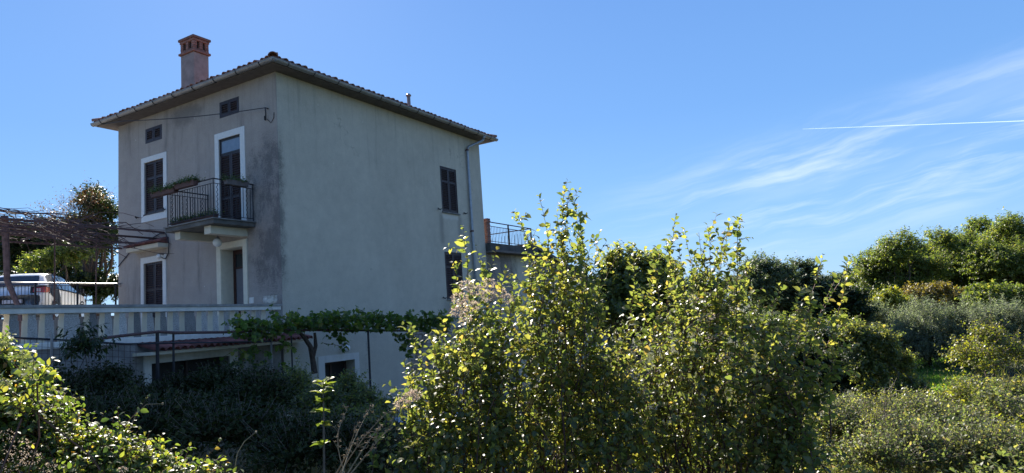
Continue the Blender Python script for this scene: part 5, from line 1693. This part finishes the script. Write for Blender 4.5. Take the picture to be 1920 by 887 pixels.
# --- the tall shrubs in the middle foreground
CS = dict(side=9, k=7, tw=(.10, .36), nc=40, clump=.36, twm='redstem', wid=1.05, low=-.7, shell=.25, twr=.0028, up=.5, spread=.8)
shrub('tall_shrub', 'tall shrub with the highest leafy shoots, right of the house', 'shrub',
      [B(1055, 560, 7.0, 50, 50), B(1000, 620, 6.9, 60, 60), B(1085, 630, 6.9, 60, 65), B(1040, 710, 6.6, 80, 75), B(1060, 810, 6.4, 85, 80), B(990, 880, 6.2, 70, 60), B(1125, 710, 6.8, 50, 60)],
      130, .078, 'oval', Lm['dogwood'], 201, fan=([(945, 600), (985, 500), (1020, 450), (1060, 425), (1100, 480), (1150, 560), (1185, 600)], 34, 6.8, .55), base=G(1050, 900, 6.6), singles=300, stems=30, r0=.017,
      shoots=[(1058, 346, 7, .42), (1012, 368, 7, .42), (1080, 385, 7, .4), (1045, 400, 7, .4), (1075, 372, 6.9, .42), (1095, 430, 7, .4), (1125, 434, 7, .42), (1110, 455, 7, .4), (1030, 420, 7.1, .4), (966, 396, 6.8, .5), (1055, 375, 7.1, .4), (1068, 352, 7.0, .42), (985, 440, 6.9, .45), (1190, 470, 7, .5),
              (1040, 430, 7, .4), (1060, 440, 7, .4), (1085, 450, 7, .4), (1020, 460, 7, .4), (1000, 480, 7, .4), (1100, 480, 6.8, .4), (1070, 470, 6.8, .4), (1130, 500, 6.8, .45)], **CS)
shrub('tall_shrub', 'tall yellowing shrub whose shoots fan out in the centre right', 'shrub',
      [B(1300, 580, 7.2, 50, 48), B(1235, 640, 7.0, 60, 55), B(1345, 640, 7.0, 65, 60), B(1270, 730, 6.7, 80, 75), B(1370, 750, 6.7, 70, 70), B(1300, 840, 6.3, 90, 70), B(1400, 850, 6.3, 70, 60), B(1190, 700, 7.2, 50, 60)],
      130, .078, 'oval', Lm['dogwood'], 202, fan=([(1170, 600), (1215, 520), (1260, 480), (1330, 460), (1380, 480), (1420, 560), (1440, 620)], 37, 6.9, .55), base=G(1300, 900, 6.6), singles=300, stems=32, r0=.017,
      shoots=[(1268, 408, 7.2, .42), (1345, 400, 7.2, .42), (1382, 406, 7.2, .42), (1250, 450, 7.2, .4), (1310, 440, 7.2, .4), (1330, 425, 7.1, .4), (1390, 462, 7.2, .45), (1285, 430, 7.2, .42), (1360, 430, 7.1, .42), (1230, 465, 7.2, .45), (1400, 500, 7.2, .5), (1370, 415, 7.2, .42),
              (1275, 460, 7.2, .4), (1300, 480, 7.0, .4), (1320, 470, 7.0, .4), (1345, 470, 7.0, .4), (1250, 500, 7.0, .4), (1220, 510, 7.0, .4), (1375, 490, 7.0, .4), (1410, 540, 6.9, .45), (1425, 560, 6.9, .45), (1200, 540, 6.9, .45)], **CS)
shrub('leaning_shrub', 'loose shrub with long red branches leaning out to the right', 'shrub',
      [B(1450, 660, 6.4, 42, 42), B(1430, 730, 6.3, 52, 52), B(1470, 800, 6.0, 52, 55), B(1440, 870, 5.8, 70, 50), B(1500, 870, 6.0, 40, 45)],
      150, .078, 'oval', Lm['dogwood'], 203, fan=([(1400, 600), (1450, 580), (1490, 640), (1530, 760)], 18, 6.2, .4), base=G(1400, 900, 6.2), singles=260, stems=16, r0=.014,
      shoots=[(1545, 476, 6.3, .3), (1600, 485, 6.2, .3), (1565, 520, 6.3, .35), (1520, 560, 6.2, .4), (1575, 590, 6.1, .4), (1500, 540, 6.4, .35), (1465, 530, 6.5, .4), (1540, 640, 6, .45), (1590, 500, 6.25, .35), (1555, 700, 6, .5), (1580, 650, 6, .45)], **CS)
shrub('flowering_climber', 'fluffy white seeding climber over the left end of the tall shrubs', 'shrub',
      [B(900, 620, 6.6, 40, 46), B(870, 700, 6.4, 52, 56), B(925, 740, 6.3, 60, 65), B(835, 785, 6.2, 50, 50), B(880, 840, 6.0, 80, 60), B(800, 865, 5.9, 46, 42), B(950, 670, 6.7, 45, 50)],
      200, .078, 'oval', Lm['dogwood'], 204, fan=([(750, 790), (800, 700), (850, 610), (900, 560), (950, 560), (985, 620)], 36, 6.4, .5), base=G(880, 900, 6.3), singles=300, stems=22, r0=.014,
      shoots=[(872, 446, 6.6, .42), (852, 500, 6.6, .42), (905, 485, 6.6, .45), (930, 470, 6.7, .45), (950, 500, 6.7, .45), (805, 625, 6.2, .45), (770, 610, 6.2, .45), (830, 600, 6.3, .45), (758, 680, 6.0, .5), (885, 520, 6.6, .45), (940, 540, 6.6, .45), (965, 520, 6.7, .45)],
      flowers=dict(mat='fluff', size=.022, at=[(875, 535, 5.7, 13, 144), (862, 560, 5.7, 16, 176), (893, 545, 5.7, 14, 144), (915, 555, 5.7, 14, 144), (935, 550, 5.7, 14, 128), (858, 585, 5.7, 13, 128), (885, 575, 5.7, 15, 144), (950, 560, 5.7, 12, 96), (768, 745, 5.2, 14, 128), (752, 757, 5.2, 12, 96), (780, 740, 5.2, 12, 96), (872, 600, 5.7, 11, 80), (918, 530, 5.7, 12, 96)]), **CS)
shrub('seeding_climber', 'patches of white fluff on the climber across the middle shrubs', 'shrub',
      [B(1170, 760, 6.2, 50, 56), B(1200, 840, 6.0, 60, 56), B(1130, 860, 5.9, 56, 46)], 120, .074, 'oval', Lm['dogwood'], 205, fan=([(1095, 640), (1140, 570), (1200, 560), (1240, 620)], 15, 6.8, .45), base=G(1180, 900, 6.1), singles=150, stems=12, r0=.012,
      flowers=dict(mat='fluff', size=.018, at=[(1300 + i * 17 % 70, 560 + (i * 37) % 190, 6.0, 9, 34) for i in range(9)] + [(1180 + i * 23 % 80, 700 + (i * 31) % 120, 5.9, 8, 30) for i in range(5)]), **CS)

# --- the sunlit brambles at the bottom left
FB = dict(k=7, tw=(.06, .2), nc=34, clump=.4, twm='redstem', low=-.2, shell=.35, twr=.0025)
shrub('bramble_bush', 'sunlit yellow green brambles sloping across the bottom left corner', 'brambles',
      [B(60, 870, 3.7, 85, 52), B(150, 895, 3.6, 75, 46), B(230, 905, 3.7, 75, 42), B(310, 925, 3.8, 60, 32), B(380, 940, 3.9, 45, 26), B(50, 800, 3.9, 50, 38), B(0, 790, 3.7, 50, 50)],
      2200, .046, 'oval', Lm['bramble'], 211, base=G(150, 960, 3.8), singles=300, stems=14, r0=.006,
      shoots=[(112, 742, 3.8, .5), (128, 755, 3.8, .5), (150, 772, 3.8, .5), (225, 790, 3.8, .5), (248, 796, 3.8, .5), (310, 828, 3.9, .55), (262, 820, 3.8, .5), (385, 865, 3.9, .6), (180, 800, 3.8, .5), (60, 690, 3.9, .5)],
      flowers=dict(mat='fluff', size=.010, at=[(35, 840, 3.3, 24, 120), (20, 870, 3.3, 20, 90), (60, 860, 3.3, 18, 80), (12, 815, 3.3, 16, 60), (90, 878, 3.3, 14, 60), (230, 880, 3.3, 8, 50)]), **FB)
shrub('flowering_ivy', 'leafy stem with round green yellow flower heads at the left edge', 'shrub',
      [B(0, 700, 4.0, 22, 38), B(20, 745, 4.0, 36, 32), B(-40, 720, 4.0, 50, 60), B(50, 725, 4.0, 16, 18)],
      420, .058, 'oval', Lm['bramble'], 212, base=G(10, 960, 4), singles=160, stems=8, r0=.008,
      flowers=dict(mat='bloom', size=.014, at=[(8, 634, 3.7, 12, 120), (2, 648, 3.7, 10, 90), (24, 668, 3.7, 9, 70), (38, 664, 3.7, 8, 60), (50, 690, 3.7, 13, 130), (66, 694, 3.7, 9, 80), (48, 672, 3.7, 8, 60), (10, 720, 3.6, 10, 70), (60, 705, 3.7, 9, 60)]), **FB)
shrub('nettle_plant', 'single tall green stem with broad leaves in the left foreground', 'plant',
      [B(66, 715, 3.3, 10, 18), B(50, 780, 3.3, 12, 30)], 26, .05, 'oval', Lm['shoot'], 213, base=G(-5, 930, 3.3), singles=60, stems=3, r0=.006, **dict(FB, k=6, nc=12))

# ------------------------------------------------------------------ the vapour trail
ct_ = thing('vapour_trail', at(1700, 235, 6000), 'thin straight white vapour trail high in the sky at the right', 'vapour trail')
m, nt, n_, l_, b_ = mat_new('ice_vapour')
em = n_.new('ShaderNodeBsdfTranslucent'); em.inputs[0].default_value = (1, 1, 1, 1)
df = n_.new('ShaderNodeBsdfDiffuse'); df.inputs[0].default_value = (1, 1, 1, 1)
a_ = n_.new('ShaderNodeAddShader'); l_.new(em.outputs[0], a_.inputs[0]); l_.new(df.outputs[0], a_.inputs[1])
tr_ = n_.new('ShaderNodeBsdfTransparent'); mxv = n_.new('ShaderNodeMixShader'); mxv.inputs[0].default_value = .085
l_.new(tr_.outputs[0], mxv.inputs[1]); l_.new(a_.outputs[0], mxv.inputs[2]); l_.new(mxv.outputs[0], n_['Material Output'].inputs[0])
mb = MB()
us = np.linspace(1505, 2050, 24)
mb.tube([at(u, 242 - (u - 1505) * .037, 6000) for u in us], [1.3 + 2.6 * ((u - 1505) / 415) ** .6 for u in us], 8)
part('trail', mb, m, ct_, smooth=True)
